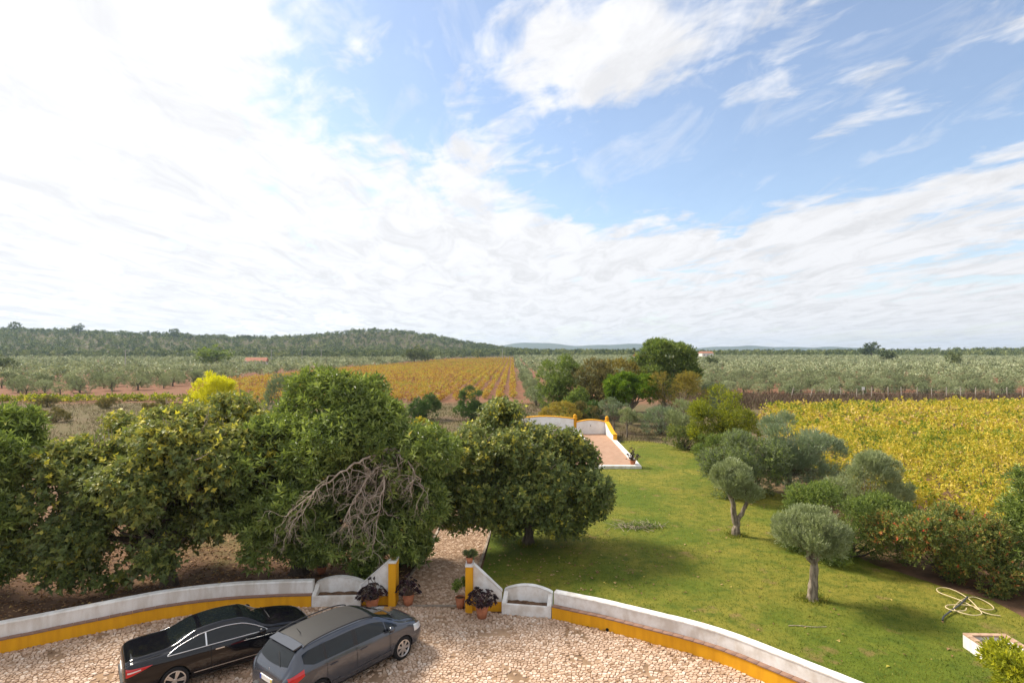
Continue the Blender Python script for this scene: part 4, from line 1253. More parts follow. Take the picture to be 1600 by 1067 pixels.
# --- grey estate
def estate():
    car = empty('parked_estate')
    tag(car, 'dusty grey estate car with dark roof parked before the gate', 'car', 'cars parked in the courtyard')
    xs = [0.0, .06, .14, .30, .50, .80, 1.60, 2.20, 2.75, 3.25, 3.68, 4.05, 4.32, 4.45, 4.50]
    sh = CarShape(xs,
        zb=[.38, .32, .28, .24, .21, .20, .20, .20, .20, .20, .20, .20, .23, .30, .36],
        ws=[.58, .70, .76, .80, .82, .83, .84, .84, .84, .84, .84, .82, .72, .58, .46],
        wm=[.66, .78, .83, .870, .89, .90, .90, .90, .90, .90, .905, .90, .80, .64, .50],
        zm=[.56, .60, .62, .62, .62, .60, .58, .58, .58, .58, .58, .58, .55, .52, .50],
        wb=[.62, .74, .79, .825, .845, .85, .855, .855, .855, .85, .84, .80, .70, .55, .42],
        zbelt=[.74, .88, .97, 1.00, 1.01, 1.01, .985, .97, .955, .945, .935, .86, .76, .68, .58],
        wr=[.54, .64, .68, .665, .645, .635, .64, .64, .63, .63, .70, .70, .60, .46, .34],
        zr=[.78, .93, 1.05, 1.25, 1.40, 1.455, 1.490, 1.475, 1.40, 1.21, 1.01, .92, .81, .71, .60],
        crown=[.02, .03, .03, .035, .04, .045, .05, .05, .05, .05, .05, .05, .04, .03, .02])
    finish_body(car, sh, M['grey_paint'], [(.87, .32, .355), (3.58, .32, .355)])
    zlo = lambda x: float(np.interp(x, [.4, 1.2, 2.2, 3.4], [1.055, 1.035, 1.015, .985]))
    zhi = lambda x: float(hermite([.42, .70, 1.20, 1.8, 2.4, 2.85, 3.20, 3.46], [1.30, 1.365, 1.385, 1.385, 1.355, 1.265, 1.13, .992], x))
    M['estate_glass'] = M['car_glass']
    for sg in (-1, 1):
        patch_obj('quarter_window', sh.side_patch(.50, 1.06, lambda q: zlo(q) + .09 * max(0, (.75 - q) / .25), zhi, sg), M['car_glass'], car)
        patch_obj('rear_side_window', sh.side_patch(1.13, 1.93, zlo, zhi, sg), M['car_glass'], car)
        patch_obj('front_side_window', sh.side_patch(2.06, 2.98, zlo, zhi, sg), M['car_glass'], car)
        patch_obj('corner_window', sh.side_patch(3.02, 3.40, zlo, zhi, sg, .006, 10, 4), M['car_glass'], car)
        patch_obj('door_pillar', sh.side_patch(1.93, 2.06, zlo, zhi, sg, .005, 4, 7), M['trim'], car)
        patch_obj('door_pillar', sh.side_patch(1.06, 1.13, zlo, zhi, sg, .005, 3, 7), M['trim'], car)
        for gx_ in (1.10, 2.00, 3.10): patch_obj('door_gap', strip(sh, gx_, .26, .97, sg), M['seam'], car)
        patch_obj('sill_moulding', sh.side_patch(1.25, 3.15, lambda q: .40, lambda q: .455, sg, .012, 16, 3), M['grey_paint'], car)
        for hx in (1.30, 2.22):
            yb = sh.side_y(hx, .86)
            MB().box(hx - .11, hx + .11, sg * (yb + .018) - .013, sg * (yb + .018) + .013, .85, .885).build('door_handle', M['grey_paint'], car, bevel=.008)
        mirror_obj(car, 3.10, sg * sh.side_y(3.10, .99), 1.04, sg, M['grey_paint'])
        patch_obj('tail_light', sh.side_patch(.09, .48, lambda q: .70 + .42 * q, lambda q: .93 + .24 * q, sg, .009, 14, 6), M['tail_red'], car)
        patch_obj('headlight', sh.side_patch(3.98, 4.44, lambda q: .66 - .02 * (q - 4), lambda q: .83 - .25 * (q - 4) ** 1.2 if q > 4 else .83, sg, .009, 14, 6), M['head_lamp'], car)
        pts = [(x, sg * (float(hermite(xs, sh.t['wr'], x)) * .955), float(hermite(xs, sh.t['zr'], x)) + dz) for x, dz in ((.60, .012), (.72, .045), (1.2, .058), (1.8, .058), (2.3, .055), (2.62, .04), (2.72, .012))]
        v, f = tube_np(smooth_line(pts, .08), .016, 8)
        link('roof_rail', mesh_np('roof_rail', v, f, smooth=True), M['trim'], car)
    patch_obj('tailgate_window', sh.top_patch(lambda b_: .135 + .05 * b_, lambda b_: .445 + .01 * b_, .60, .545, .008), M['car_glass'], car)
    patch_obj('windscreen', sh.top_patch(lambda b_: 2.80 - .06 * b_, lambda b_: 3.64 - .28 * b_, .57, .66), M['car_glass'], car)
    patch_obj('roof_panel', sh.top_patch(lambda b_: .66, lambda b_: 2.74 - .06 * b_, .55, .56, .005), M['roof_glass'], car)
    MB().prism_xz([(.40, 1.41), (.62, 1.462), (.62, 1.492), (.36, 1.445)], -.55, .55).build('tail_spoiler', M['grey_paint'], car, bevel=.01)
    v, f = tube_np([(.90, -.0, 1.52), (.84, 0, 1.60), (.80, 0, 1.66)], [.010, .006, .004], 6)
    link('aerial', mesh_np('aerial', v, f, smooth=True), M['trim'], car)
    for sg in (-1, 1):
        v, f = tube_np([(x, sg * (.64 - .10 * (x - 3.7)), sh.top_z(x, .64 - .10 * (x - 3.7)) + .001) for x in np.linspace(3.74, 4.30, 8)], .006, 4)
        link('bonnet_gap', mesh_np('bonnet_gap', v, f), M['seam'], car)
        patch_obj('sill_trim', sh.side_patch(1.26, 3.20, lambda q: .235, lambda q: .30, sg, .006, 14, 3), M['trim'], car)
        patch_obj('bumper_gap', sh.side_patch(.10, .52, lambda q: .665, lambda q: .675, sg, .004, 8, 2), M['seam'], car)
    patch_obj('fuel_flap', sh.side_patch(.60, .78, lambda q: .82, lambda q: .94, -1, .003, 5, 5), M['grey_paint'], car)
    pl_ = MB().box(-.02, .010, -.26, .26, .70, .81).build('number_plate', M['plate_white'], car)
    MB().box(-.026, -.018, -.26, -.21, .70, .81).build('plate_band', M['plate_yellow'], pl_)
    MB().box(-.026, -.018, .21, .26, .70, .81).build('plate_band', M['plate_blue'], pl_)
    # small chrome rearing-beast emblem on the tailgate
    em = [(-.028, .86), (-.012, .86), (-.006, .90), (.006, .86), (.022, .86), (.012, .915), (.030, .935), (.024, .955), (.008, .945), (.012, .985), (-.008, .990), (-.022, .965), (-.012, .93), (-.030, .915)]
    mb = MB(); mb.add([(.058 - .0, y, z - .0) for y, z in em] + [(.088, y, z) for y, z in em], [tuple(range(14))] + [(k, (k + 1) % 14, (k + 1) % 14 + 14, k + 14) for k in range(14)])
    mb.build('emblem', M['chrome'], car)
    MB().box(-.05, .05, -.60, .60, .42, .50).build('rear_bumper_strip', M['trim'], car, bevel=.012)
    MB().box(4.44, 4.53, -.40, .40, .34, .50).build('grille', M['trim'], car, bevel=.02)
    for k in range(2):
        v, f = tube_np([(3.70, .60 - .78 * k + q * .60, sh.top_z(3.70, .60 - .78 * k + q * .60) + .012) for q in np.linspace(-.1, .9, 8)], .010, 5)
        link('wiper', mesh_np('wiper', v, f, smooth=True), M['trim'], car)
    v, f = tube_np([(.30 - .16 * q, -.05 - .30 * q, sh.top_z(.30 - .16 * q, .05 + .3 * q) + .016) for q in np.linspace(0, 1, 6)], .009, 5)
    link('wiper', mesh_np('wiper', v, f, smooth=True), M['trim'], car)
    for x in (.87, 3.58):
        for y in (-.79, .79): wheel(car, x, y, .32, .215, 7, .225)
    return car

def park(car, wheel_local, wheel_world, heading):
    """stand the car so that one wheel's foot is at a given place"""
    c, s = math.cos(heading), math.sin(heading)
    lx, ly = wheel_local
    car.location = (wheel_world[0] - (c * lx - s * ly), wheel_world[1] - (s * lx + c * ly), 0.03)
    car.rotation_euler = (0, 0, heading)
park(coupe(), (1.09, -.88), (-8.57, 14.80), math.atan2(.603, .797))
park(estate(), (3.58, -.90), (-3.06, 16.42), math.atan2(.79, .61))

# ------------------------------------------------------------------ the big trees behind the courtyard wall
def bare_twigs(made, n, seed):
    """leafless grey shoots standing out of the top of a fig"""
    root, subs, _ = made
    r = np.random.default_rng(seed)
    top = sorted(subs, key=lambda s_: -s_[0][2])[:max(10, len(subs) // 2)]
    tw = []
    for k in range(n):
        c, s_, u_ = top[r.integers(len(top))]
        e = c + unit(u_ * .8 + np.array([0, 0, .7]) + r.normal(0, .35, 3)) * s_ * r.uniform(1.1, 1.75)
        tw.append(limb(c, e, .022, .008, r, 6, .25))
        for q in range(2):
            m_ = c + (e - c) * r.uniform(.5, .85)
            tw.append(limb(m_, m_ + unit(u_ + r.normal(0, .6, 3)) * s_ * r.uniform(.3, .6), .012, .005, r, 5, .2))
    link('bare_twigs', tubes_mesh('bare_twigs', tw, 5), M['deadwood'], root)['kind'] = 'stuff'
fig_t = lambda P, t: t * 0.92 + 0.24 * np.clip((P[:, 2] - 3.4) / 2.2, 0, 1)
_f = tree('fig_tree', 'wide dark fig tree with yellowing top behind the left wall', 'tree', (-12.8, 21.7, 0), 1.3, 0.27,
     [(-2.9, -.2, 2.7, 2.1, 2.2, 2.0), (0, 0, 3.5, 2.6, 2.4, 2.3), (2.4, .3, 3.2, 1.9, 2.0, 2.0), (-1.4, -.7, 1.9, 2.6, 1.5, 1.3), (.6, 2.2, 4.2, 3.0, 1.9, 1.9), (-2.4, 1.8, 4.0, 2.2, 1.9, 1.8), (-3.7, .6, 3.4, 1.8, 1.8, 1.8)],
     'fig', 14000, 6, 0.195, 0.95, 'lobed', 0.32, per_sub=13, sub_size=0.40, limbs=40, seed=11, spread=(80, 40), lift=0.25, zmin=0.55, tint_fn=fig_t, limb_r=.34)
bare_twigs(_f, 46, 21)
root, subs, r = tree('evergreen_tree', 'tall glossy evergreen tree with a dead bare bough before the path', 'tree', (-8.4, 22.9, 0), 1.5, 0.30,
     [(1.8, .5, 4.75, 2.8, 2.5, 2.6), (-.1, -.2, 3.5, 2.1, 2.1, 2.6), (4.0, .2, 3.7, 2.2, 2.3, 2.5), (1.8, -.6, 3.0, 2.8, 1.9, 2.3), (4.4, -.6, 2.1, 1.6, 1.4, 1.5), (.2, -.8, 1.8, 1.8, 1.3, 1.3)],
     'loquat', 11500, 8, 0.245, 0.34, 'lance', 0.20, per_sub=13, sub_size=0.40, limbs=30, seed=12, hollow=[(2.75, -2.6, 3.3, 1.35, 1.7, 1.6)], zmin=0.55, spread=(85, 30), lift=0.45)
# its dead bough: bare, forked twigs hanging at the front
def twigs(p, d, length, rad, depth, r, out_):
    n = 7
    pts = [np.array(p, float)]
    d = np.array(d, float)
    for k in range(n - 1):
        d = unit(d + r.normal(0, .34, 3) + np.array([-.02, 0, -0.16]))
        pts.append(pts[-1] + d * length / (n - 1))
    out_.append((np.array(pts), np.linspace(rad, rad * .55, n)))
    if depth > 0:
        for k in range(r.integers(2, 4)):
            q = r.integers(2, n)
            twigs(pts[q], unit(d + r.normal(0, .55, 3)), length * r.uniform(.5, .75), rad * .55, depth - 1, r, out_)
tw = []
r = np.random.default_rng(9)
for q in ([(4.3, -.6, 5.0), (3.6, -1.9, 5.05), (2.6, -2.7, 4.6), (1.5, -3.0, 3.8), (.9, -2.9, 3.0)], [(4.2, -.7, 4.7), (3.5, -2.1, 4.5), (3.0, -2.8, 3.7), (2.6, -2.9, 2.9)],
          [(4.3, -.7, 4.6), (3.9, -2.0, 4.3), (3.8, -2.6, 3.6), (3.7, -2.7, 2.8)], [(4.2, -.5, 5.1), (4.3, -1.8, 5.0), (4.9, -2.3, 4.5), (5.2, -2.3, 3.9)]):
    line = smooth_line(q, .16)
    line = line + r.normal(0, .03, line.shape)
    tw.append((line, np.linspace(.06, .018, len(line))))
    for k in range(4, len(line)):
        twigs(line[k], unit(np.array([r.normal(-.25, .5), r.normal(-.25, .3), r.normal(-.55, .4)])), r.uniform(.7, 1.2), .017, 3 if k % 3 == 0 else 2, r, tw)
tw.append(limb((0.2, -.1, 1.5), (4.3, -.6, 5.0), .11, .06, r))
link('dead_bough', tubes_mesh('dead_bough', tw, 5), M['deadwood'], root)

tree('evergreen_tree', 'glossy long-leaved evergreen cut by the left edge of the picture', 'tree', (-19.3, 20.6, 0), 1.5, 0.22,
     [(0, 0, 4.3, 2.0, 1.9, 2.2), (.5, -.7, 2.3, 1.7, 1.5, 1.6), (-1.6, 0, 3.0, 2.0, 2.0, 2.2)],
     'loquat', 4800, 8, 0.28, 0.28, 'lance', 0.22, per_sub=14, sub_size=0.40, limbs=18, seed=13, zmin=0.4, spread=(85, 30))
_f = tree('fig_tree', 'round fig tree at the lawn side of the path', 'tree', (0.72, 26.2, 0), 1.2, 0.25,
     [(-2.4, 0, 2.9, 1.8, 2.1, 1.8), (1.0, 0, 2.6, 2.3, 2.2, 1.6), (-.9, .3, 3.9, 2.1, 2.0, 1.9), (.5, .2, 3.4, 1.9, 1.9, 1.7), (-.4, -1.1, 2.2, 2.8, 1.4, 1.3)],
     'fig', 11000, 6, 0.185, 0.9, 'lobed', 0.32, per_sub=13, sub_size=0.40, limbs=40, seed=14, spread=(80, 40), lift=0.25, zmin=0.65, limb_r=.34,
     tint_fn=lambda P, t: t * 0.93 + 0.16 * np.clip((P[:, 2] - 3.4) / 2.2, 0, 1))
bare_twigs(_f, 34, 22)

# ------------------------------------------------------------------ olives standing in the lawn
tree('olive_tree', 'small clipped olive tree with one pale trunk nearest on the lawn', 'olive tree', (10.5, 20.3, 0.03), 1.55, 0.165,
     [(-.08, 0, 2.34, 1.0, .98, .58), (.34, -.1, 2.14, .75, .75, .46)], 'silver', 3800, 9, 0.10, 0.2, 'lance', 0.20, per_sub=230, sub_size=0.38, bark='bark_pale', limbs=12, seed=15, zmin=1.3, spread=(45, 15), lift=.9, lean=(.08, 0), limb_r=.5)
rt, sb, r = tree('olive_tree', 'small clipped olive tree with forked trunk in the middle of the lawn', 'olive tree', (10.6, 27.4, 0.03), 0.75, 0.20,
     [(-.16, 0, 2.62, .74, .75, .70), (.48, 0, 2.12, .55, .6, .52)], 'silver', 3200, 9, 0.10, 0.2, 'lance', 0.20, per_sub=260, sub_size=0.38, bark='bark_pale', limbs=0, seed=16, zmin=1.2, spread=(45, 15), lift=.9)
link('forked_limb', tubes_mesh('forked_limb', [limb((-.02, 0, .6), (-.30, 0, 2.3), .15, .08, r), limb((.02, 0, .6), (.66, 0, 1.95), .12, .07, r)], 9), M['bark_pale'], rt)

# ------------------------------------------------------------------ shrubs of the bed along the lawn
def shrub(name, label, c, rad, h, leaf, shoots, seed, L=.09, wid=.4, per=8, sl=.2, kind='lance', cat='shrub', lobes=None, stem=.05, spread=(75, 25), lift=.4, group=None, size=.36, limbs=14, squash=.8, tcurve=1.0, bark='bark', tint_fn=None):
    lobes = lobes or [(0, 0, h * .50, rad, rad, h * .47), (-rad * .45, -rad * .2, h * .36, rad * .65, rad * .7, h * .36), (rad * .45, rad * .1, h * .38, rad * .65, rad * .7, h * .36)]
    return tree(name, label, cat, (c[0], c[1], 0), 0, stem, lobes, leaf, shoots, per, L, wid, kind, sl, per_sub=28 if rad < 2 else 18, sub_size=size, limbs=limbs, seed=seed,
                zmin=.05, parts=('stem', 'stems', 'foliage'), spread=spread, lift=lift, group=group, limb_r=.8, squash=squash, tcurve=tcurve, bark=bark, tint_fn=tint_fn)

tree('olive_tree', 'big rounded old olive tree in the bed behind the lawn', 'olive tree', (17.3, 36.2, 0), 1.2, .22,
     [(0, 0, 2.9, 2.0, 2.0, 1.6), (1.7, .2, 1.9, 1.7, 1.7, 1.4), (-.7, -.6, 1.5, 2.0, 1.6, 1.3), (.6, -.9, 1.1, 2.2, 1.2, 1.0)], 'olive', 6000, 9, .13, .22, 'lance', .25, per_sub=22, sub_size=.36, limbs=22, seed=51, zmin=.1, spread=(50, 15), lift=.7, bark='bark_pale')
shrub('blue_green_shrub', 'dark blue-green spreading shrub left of the big olive', (14.1, 35.0), 2.4, 3.5, 'ceanothus', 4800, 52, L=.12, wid=.4)
shrub('olive_shrub', 'silvery olive bush at the edge of the yellow vineyard', (18.7, 30.3), 1.8, 3.3, 'silver', 4200, 53, L=.12, wid=.2, per=9, spread=(50, 15), lift=.8, cat='olive tree',
      lobes=[(-.5, 0, 1.9, 1.5, 1.4, 1.35), (1.0, .2, 1.8, 1.3, 1.3, 1.2), (.2, -.4, 1.0, 1.6, 1.3, .9)], bark='bark_pale')
shrub('green_shrub', 'loose olive-green shrub beside the nearest lawn olive', (14.5, 24.7), 2.1, 3.0, 'green', 6500, 54, L=.09, wid=.42, lobes=[(-.6, 0, 1.4, 2.0, 1.7, 1.45), (1.0, .3, 1.2, 1.8, 1.6, 1.25), (.2, -.9, .7, 2.0, 1.1, .8)])
shrub('red_shrub', 'shrub with red and green leaves between the hose and the vineyard', (16.7, 22.3), 2.0, 2.7, 'red_leaf', 6000, 55, L=.10, wid=.5, lobes=[(-.7, 0, 1.3, 1.9, 1.5, 1.25), (1.1, .2, 1.3, 1.7, 1.5, 1.2), (.2, -.8, .65, 2.2, 1.0, .75)])
tree('oleander', 'tall dark oleander with long leaves at the right edge of the picture', 'shrub', (19.6, 21.2, 0), 0, .06,
     [(0, 0, 2.6, 1.5, 1.5, 1.4), (.6, .4, 1.6, 1.6, 1.5, 1.5), (-.5, -.4, 1.3, 1.2, 1.1, 1.1)], 'loquat', 2600, 8, .20, .24, 'lance', .22, per_sub=22, sub_size=.38, limbs=14, seed=56, zmin=.1, parts=('stem', 'stems', 'foliage'), spread=(80, 30), limb_r=.8)
shrub('pale_shrub', 'low pale-leaved bush under the oleander at the right edge', (18.35, 19.4), .75, 1.1, 'silver', 700, 57, L=.08, wid=.4)
shrub('yellow_shrub', 'bright yellow-green shrub in front of the stone trough', (12.95, 13.8), 1.35, 1.65, 'yellowgreen', 2000, 58, L=.14, wid=.42, spread=(70, 20), tcurve=.5)
tree('yellow_tree', 'yellow-green bushy tree where the bed meets the far lawn', 'tree', (18.4, 50.5, 0), 1.0, .14,
     [(0, 0, 3.4, 2.3, 2.2, 1.9), (-.8, -.6, 1.9, 2.0, 1.6, 1.6), (1.2, .2, 2.1, 1.8, 1.7, 1.5)], 'yellowgreen', 3000, 8, .15, .42, 'lance', .35, per_sub=16, sub_size=.36, limbs=20, seed=59, zmin=.2, tcurve=1.25)
shrub('hedge_shrub', 'reddish-green low hedge bush at the corner of the lawn', (15.4, 51.5), 1.7, 2.0, 'red_leaf', 1500, 60, L=.12, wid=.45, tint_fn=lambda P, t: t * .8)
shrub('hedge_shrub', 'dark green low bush below the yellow-green tree', (16.6, 47.2), 1.5, 1.9, 'green', 1500, 61, L=.11, wid=.45)
shrub('silver_shrub', 'bright silvery bush beside the yellow-green tree', (17.6, 59.5), 1.6, 3.5, 'silver', 1500, 62, L=.14, wid=.25, per=9, spread=(50, 15), lift=.8)
shrub('silver_shrub', 'dull grey-green rounded bush beside the bare thicket', (15.6, 61.0), 1.6, 2.9, 'olive', 1300, 63, L=.14, wid=.25, per=9, spread=(50, 15), lift=.8)
for lab, c, s_, sd_ in (('tall slender olive tree right behind the terrace corner', (11.0, 62.5), 1.0, 64), ('small forked olive tree just right of the white terrace', (11.75, 59.0), .80, 65)):
    tree('olive_tree', lab, 'olive tree', (c[0], c[1], 0), 1.5 * s_, .13 * s_, [(-.3 * s_, 0, 2.7 * s_, 1.15 * s_, 1.1 * s_, .85 * s_), (.7 * s_, 0, 2.35 * s_, .95 * s_, .95 * s_, .7 * s_)], 'silver' if sd_ == 65 else 'olive', 1000, 9, .12, .22, 'lance', .22,
         per_sub=50, sub_size=.42, limbs=10, seed=sd_, zmin=1.0, spread=(45, 15), lift=.9, bark='bark_pale', limb_r=.6)

# ------------------------------------------------------------------ tree group behind the terrace
tree('broadleaf_tree', 'tallest green tree rising above the horizon behind the terrace', 'tree', (22.4, 85, 0), 3.0, .3,
     [(0, 0, 7.4, 3.6, 3.4, 3.0), (-2.0, -.5, 5.0, 3.0, 2.8, 2.6), (1.8, 0, 5.4, 3.0, 2.8, 2.7), (-.3, 0, 9.1, 1.7, 1.7, 1.3), (.2, -.4, 3.4, 3.3, 2.8, 2.6)], 'green', 4800, 9, .26, .45, 'lance', .45, per_sub=12, sub_size=.36, limbs=20, seed=70, zmin=.8, squash=.55)
tree('dragon_tree', 'bright green many-stemmed tree with a flat dome crown', 'tree', (14.2, 69.5, 0), 2.0, .22,
     [(0, 0, 4.2, 2.7, 2.4, 1.5), (-1.4, -.2, 3.3, 1.5, 1.5, 1.1), (1.5, 0, 3.6, 1.5, 1.5, 1.2)], 'brightgreen', 1500, 12, .42, .13, 'lance', .20, per_sub=20, sub_size=.36, limbs=26, seed=71, zmin=1.6, spread=(80, 15), bark='bark_pale', limb_r=.5)
tree('broadleaf_tree', 'fresh green dense tree at the left of the tree group', 'tree', (6.6, 80, 0), 1.5, .2,
     [(0, 0, 4.9, 2.7, 2.6, 2.8), (-.4, -.5, 2.8, 2.6, 2.4, 2.2)], 'green', 2300, 9, .22, .45, 'lance', .4, per_sub=14, sub_size=.36, limbs=12, seed=72, zmin=.2)
tree('brown_tree', 'brownish dark tree in the middle of the tree group', 'tree', (10.6, 76.5, 0), 1.5, .2,
     [(0, 0, 4.5, 2.6, 2.4, 2.7), (.4, -.5, 2.6, 2.6, 2.2, 2.2)], 'brown_leaf', 2300, 9, .22, .45, 'lance', .4, per_sub=14, sub_size=.36, limbs=12, seed=73, zmin=.2)
tree('ochre_tree', 'olive-ochre tree between the brown tree and the tallest one', 'tree', (15.6, 83, 0), 1.8, .2,
     [(0, 0, 5.0, 3.0, 2.6, 2.5), (1.2, 0, 3.2, 2.6, 2.4, 2.0), (-1.4, 0, 3.4, 2.2, 2.0, 2.0)], 'ochre_leaf', 2300, 9, .22, .45, 'lance', .4, per_sub=14, sub_size=.36, limbs=12, seed=74, zmin=.2, tint_fn=lambda P, t: t * .8)
shrub('green_shrub', 'small green tree in front of the brown tree', (8.1, 71.5), 1.8, 4.0, 'green', 1300, 75, L=.2, wid=.45, cat='tree')
shrub('orange_shrub', 'orange-yellow bushy shrub behind the terrace wall', (5.6, 66.0), 2.0, 3.0, 'ochre_leaf', 1900, 76, L=.14, wid=.4, tint_fn=lambda P, t: t * .6 + .42)
shrub('orange_shrub', 'brownish shrub beside the orange one behind the terrace wall', (8.2, 66.5), 1.5, 2.7, 'brown_leaf', 1100, 77, L=.14, wid=.4)
shrub('dark_shrub', 'dark shaded bush between the brown tree and the olive', (9.7, 68.5), 1.3, 2.6, 'citrus', 900, 78, L=.14, wid=.4)
rt, sb, r = tree('bare_thicket', 'ochre-topped thicket of bare brown stems right of the dragon tree', 'shrub', (19.0, 67.5, 0), 0, .06,
     [(0, 0, 4.4, 3.0, 2.4, 1.5), (1.4, .3, 3.4, 2.2, 2.0, 1.4)], 'ochre_leaf', 1500, 8, .17, .35, 'lance', .4, per_sub=14, sub_size=.36, limbs=26, seed=79, zmin=2.0, parts=('stem', 'stems', 'foliage'), limb_r=.6, bark='deadwood')
tw = []
for k in range(130):
    a = r.uniform(0, 6.28); q = r.uniform(.1, 1)
    tw.append(limb((math.cos(a) * q * 1.4, math.sin(a) * q, 0), (math.cos(a) * q * 3.2, math.sin(a) * q * 2.2 - .4, r.uniform(2.2, 3.6)), .03, .010, r, 5, .1))
link('bare_twigs', tubes_mesh('bare_twigs', tw, 4), M['deadwood'], rt)['kind'] = 'stuff'
shrub('olive_tree', 'grey olive tree behind the ochre thicket at the grove edge', (28.0, 80.0), 2.2, 4.2, 'olive', 1500, 80, L=.18, wid=.25, cat='olive tree')

# ------------------------------------------------------------------ shrubs between the big trees
shrub('citrus_bush', 'round dark citrus bush right of the tall evergreen', (-11.2, 74.0), 1.75, 3.3, 'citrus', 1700, 81, L=.16, wid=.42, group='dark citrus bushes at the vineyard edge')
shrub('citrus_bush', 'pointed dark citrus bush above the round fig tree', (-5.2, 74.5), 1.9, 4.1, 'citrus', 1800, 82, L=.16, wid=.42, group='dark citrus bushes at the vineyard edge',
      lobes=[(0, 0, 2.6, 1.3, 1.3, 1.5), (-.5, -.3, 1.4, 1.5, 1.4, 1.3), (.9, 0, 1.3, 1.2, 1.2, 1.2)])
shrub('citrus_bush', 'smaller dark citrus bush at the right above the round fig tree', (-1.6, 72.0), 1.4, 3.2, 'citrus', 1200, 83, L=.16, wid=.42, group='dark citrus bushes at the vineyard edge')
shrub('yellow_vine_bush', 'yellow and orange leafed bush beside the tall evergreen', (-8.6, 54.5), 1.25, 2.4, 'vine_yellow', 700, 84, L=.16, wid=.7, kind='lobed')
tree('yellow_tree', 'vivid lemon-yellow tree above the left fig tree', 'tree', (-38.6, 74.0, 0), 1.6, .13,
     [(0, 0, 3.6, 2.4, 2.2, 1.6), (-1.6, 0, 2.9, 1.5, 1.5, 1.3), (1.3, 0, 2.8, 1.5, 1.5, 1.4)], 'yellow_leaf', 1500, 9, .22, .45, 'lance', .55, per_sub=26, sub_size=.28, limbs=14, seed=85, zmin=.5, spread=(60, 15), lift=.9, lo=.6, hi=1.05)
shrub('olive_tree', 'solitary grey olive tree behind the tall evergreen', (-27.6, 69.5), 1.6, 6.3, 'olive', 1700, 86, L=.17, wid=.22, per=9, spread=(50, 15), lift=.8, cat='olive tree')
shrub('yellow_bush', 'yellowing bush behind the top of the left fig tree', (-24.0, 38.0), 2.0, 3.6, 'yellowgreen', 1700, 87, L=.15, wid=.6, kind='lobed', tcurve=.8)
shrub('green_shrub', 'low green bush in the dry field beyond the left fig tree', (-34.0, 58.0), 2.2, 2.2, 'green', 1000, 88, L=.15, wid=.4)
shrub('leafy_bush', 'fresh green leafy plant behind the left planter bench', (-5.35, 21.1), .55, .95, 'green', 420, 89, L=.13, wid=.5)
shrub('path_shrub', 'dark glossy low shrub spilling onto the path edge', (-4.45, 24.0), .85, 1.3, 'citrus', 900, 90, L=.13, wid=.42)

# pile of prunings on the lawn
r = np.random.default_rng(92)
p = at(998, 824, .05)
root = empty('pruned_branches', p)
tag(root, 'low heap of pruned leafy branches lying on the lawn', 'branches')
tw = []
for k in range(70):
    x, y = r.normal(0, .62), r.normal(0, .28); a = r.uniform(0, 3.14)
    tw.append(limb((x - math.cos(a) * .3, y - math.sin(a) * .3, r.uniform(.01, .1)), (x + math.cos(a) * .3, y + math.sin(a) * .3, r.uniform(.02, .25)), .012, .005, r, 4, .1))
link('twigs', tubes_mesh('twigs', tw, 4), M['deadwood'], root)
N = 900
P = np.stack([r.normal(.15, .6, N), r.normal(0, .28, N), r.uniform(0, .2, N)], 1)
V, F, k = leaves_np(P, unit(r.normal(size=(N, 3))), .09, .45, 'lance', .5, r)
link('leaves', mesh_np('leaves', V, F, np.repeat(np.clip(r.normal(.4, .3, N), 0, 1), k)), M['green'], root)

# fallen leaves under the trees and on the lawn
r = np.random.default_rng(93)
N = 17000
xx = r.uniform(-21, -3.95, N); yy = r.uniform(13.5, 33, N)
lx = np.interp(xx, LEFT_WALL[:, 0], LEFT_WALL[:, 1])
ok = (yy > np.where(xx < -6.86, lx, 20.2) + .62)
P = np.stack([xx[ok], yy[ok], r.uniform(.01, .05, ok.sum())], 1)
D = unit(np.stack([r.normal(size=len(P)), r.normal(size=len(P)), r.normal(0, .25, len(P))], 1))
V, F, k = leaves_np(P, D, r.uniform(.08, .19, len(P)), .6, 'lobed', 1.6, r)
tag(link('leaf_litter', mesh_np('leaf_litter', V, F, np.repeat(r.uniform(0, .95, len(P)), k)), M['litter']), 'brown fallen leaves under the trees behind the left wall', 'leaves', kind='stuff')
N = 520
xx = np.concatenate([r.normal(1.5, 2.2, 340), r.uniform(-1, 15, 180)]); yy = np.concatenate([r.normal(23.3, 2.0, 340), r.uniform(16, 36, 180)])
ok = inside(lawn_poly, xx, yy)
P = np.stack([xx[ok], yy[ok], np.full(ok.sum(), .085)], 1)
D = unit(np.stack([r.normal(size=len(P)), r.normal(size=len(P)), r.normal(0, .2, len(P))], 1))
V, F, k = leaves_np(P, D, r.uniform(.07, .16, len(P)), .7, 'lobed', 2.0, r)
tag(link('lawn_litter', mesh_np('lawn_litter', V, F, np.repeat(r.uniform(.2, 1, len(P)), k)), M['litter']), 'scattered fallen leaves on the lawn', 'leaves', kind='stuff')

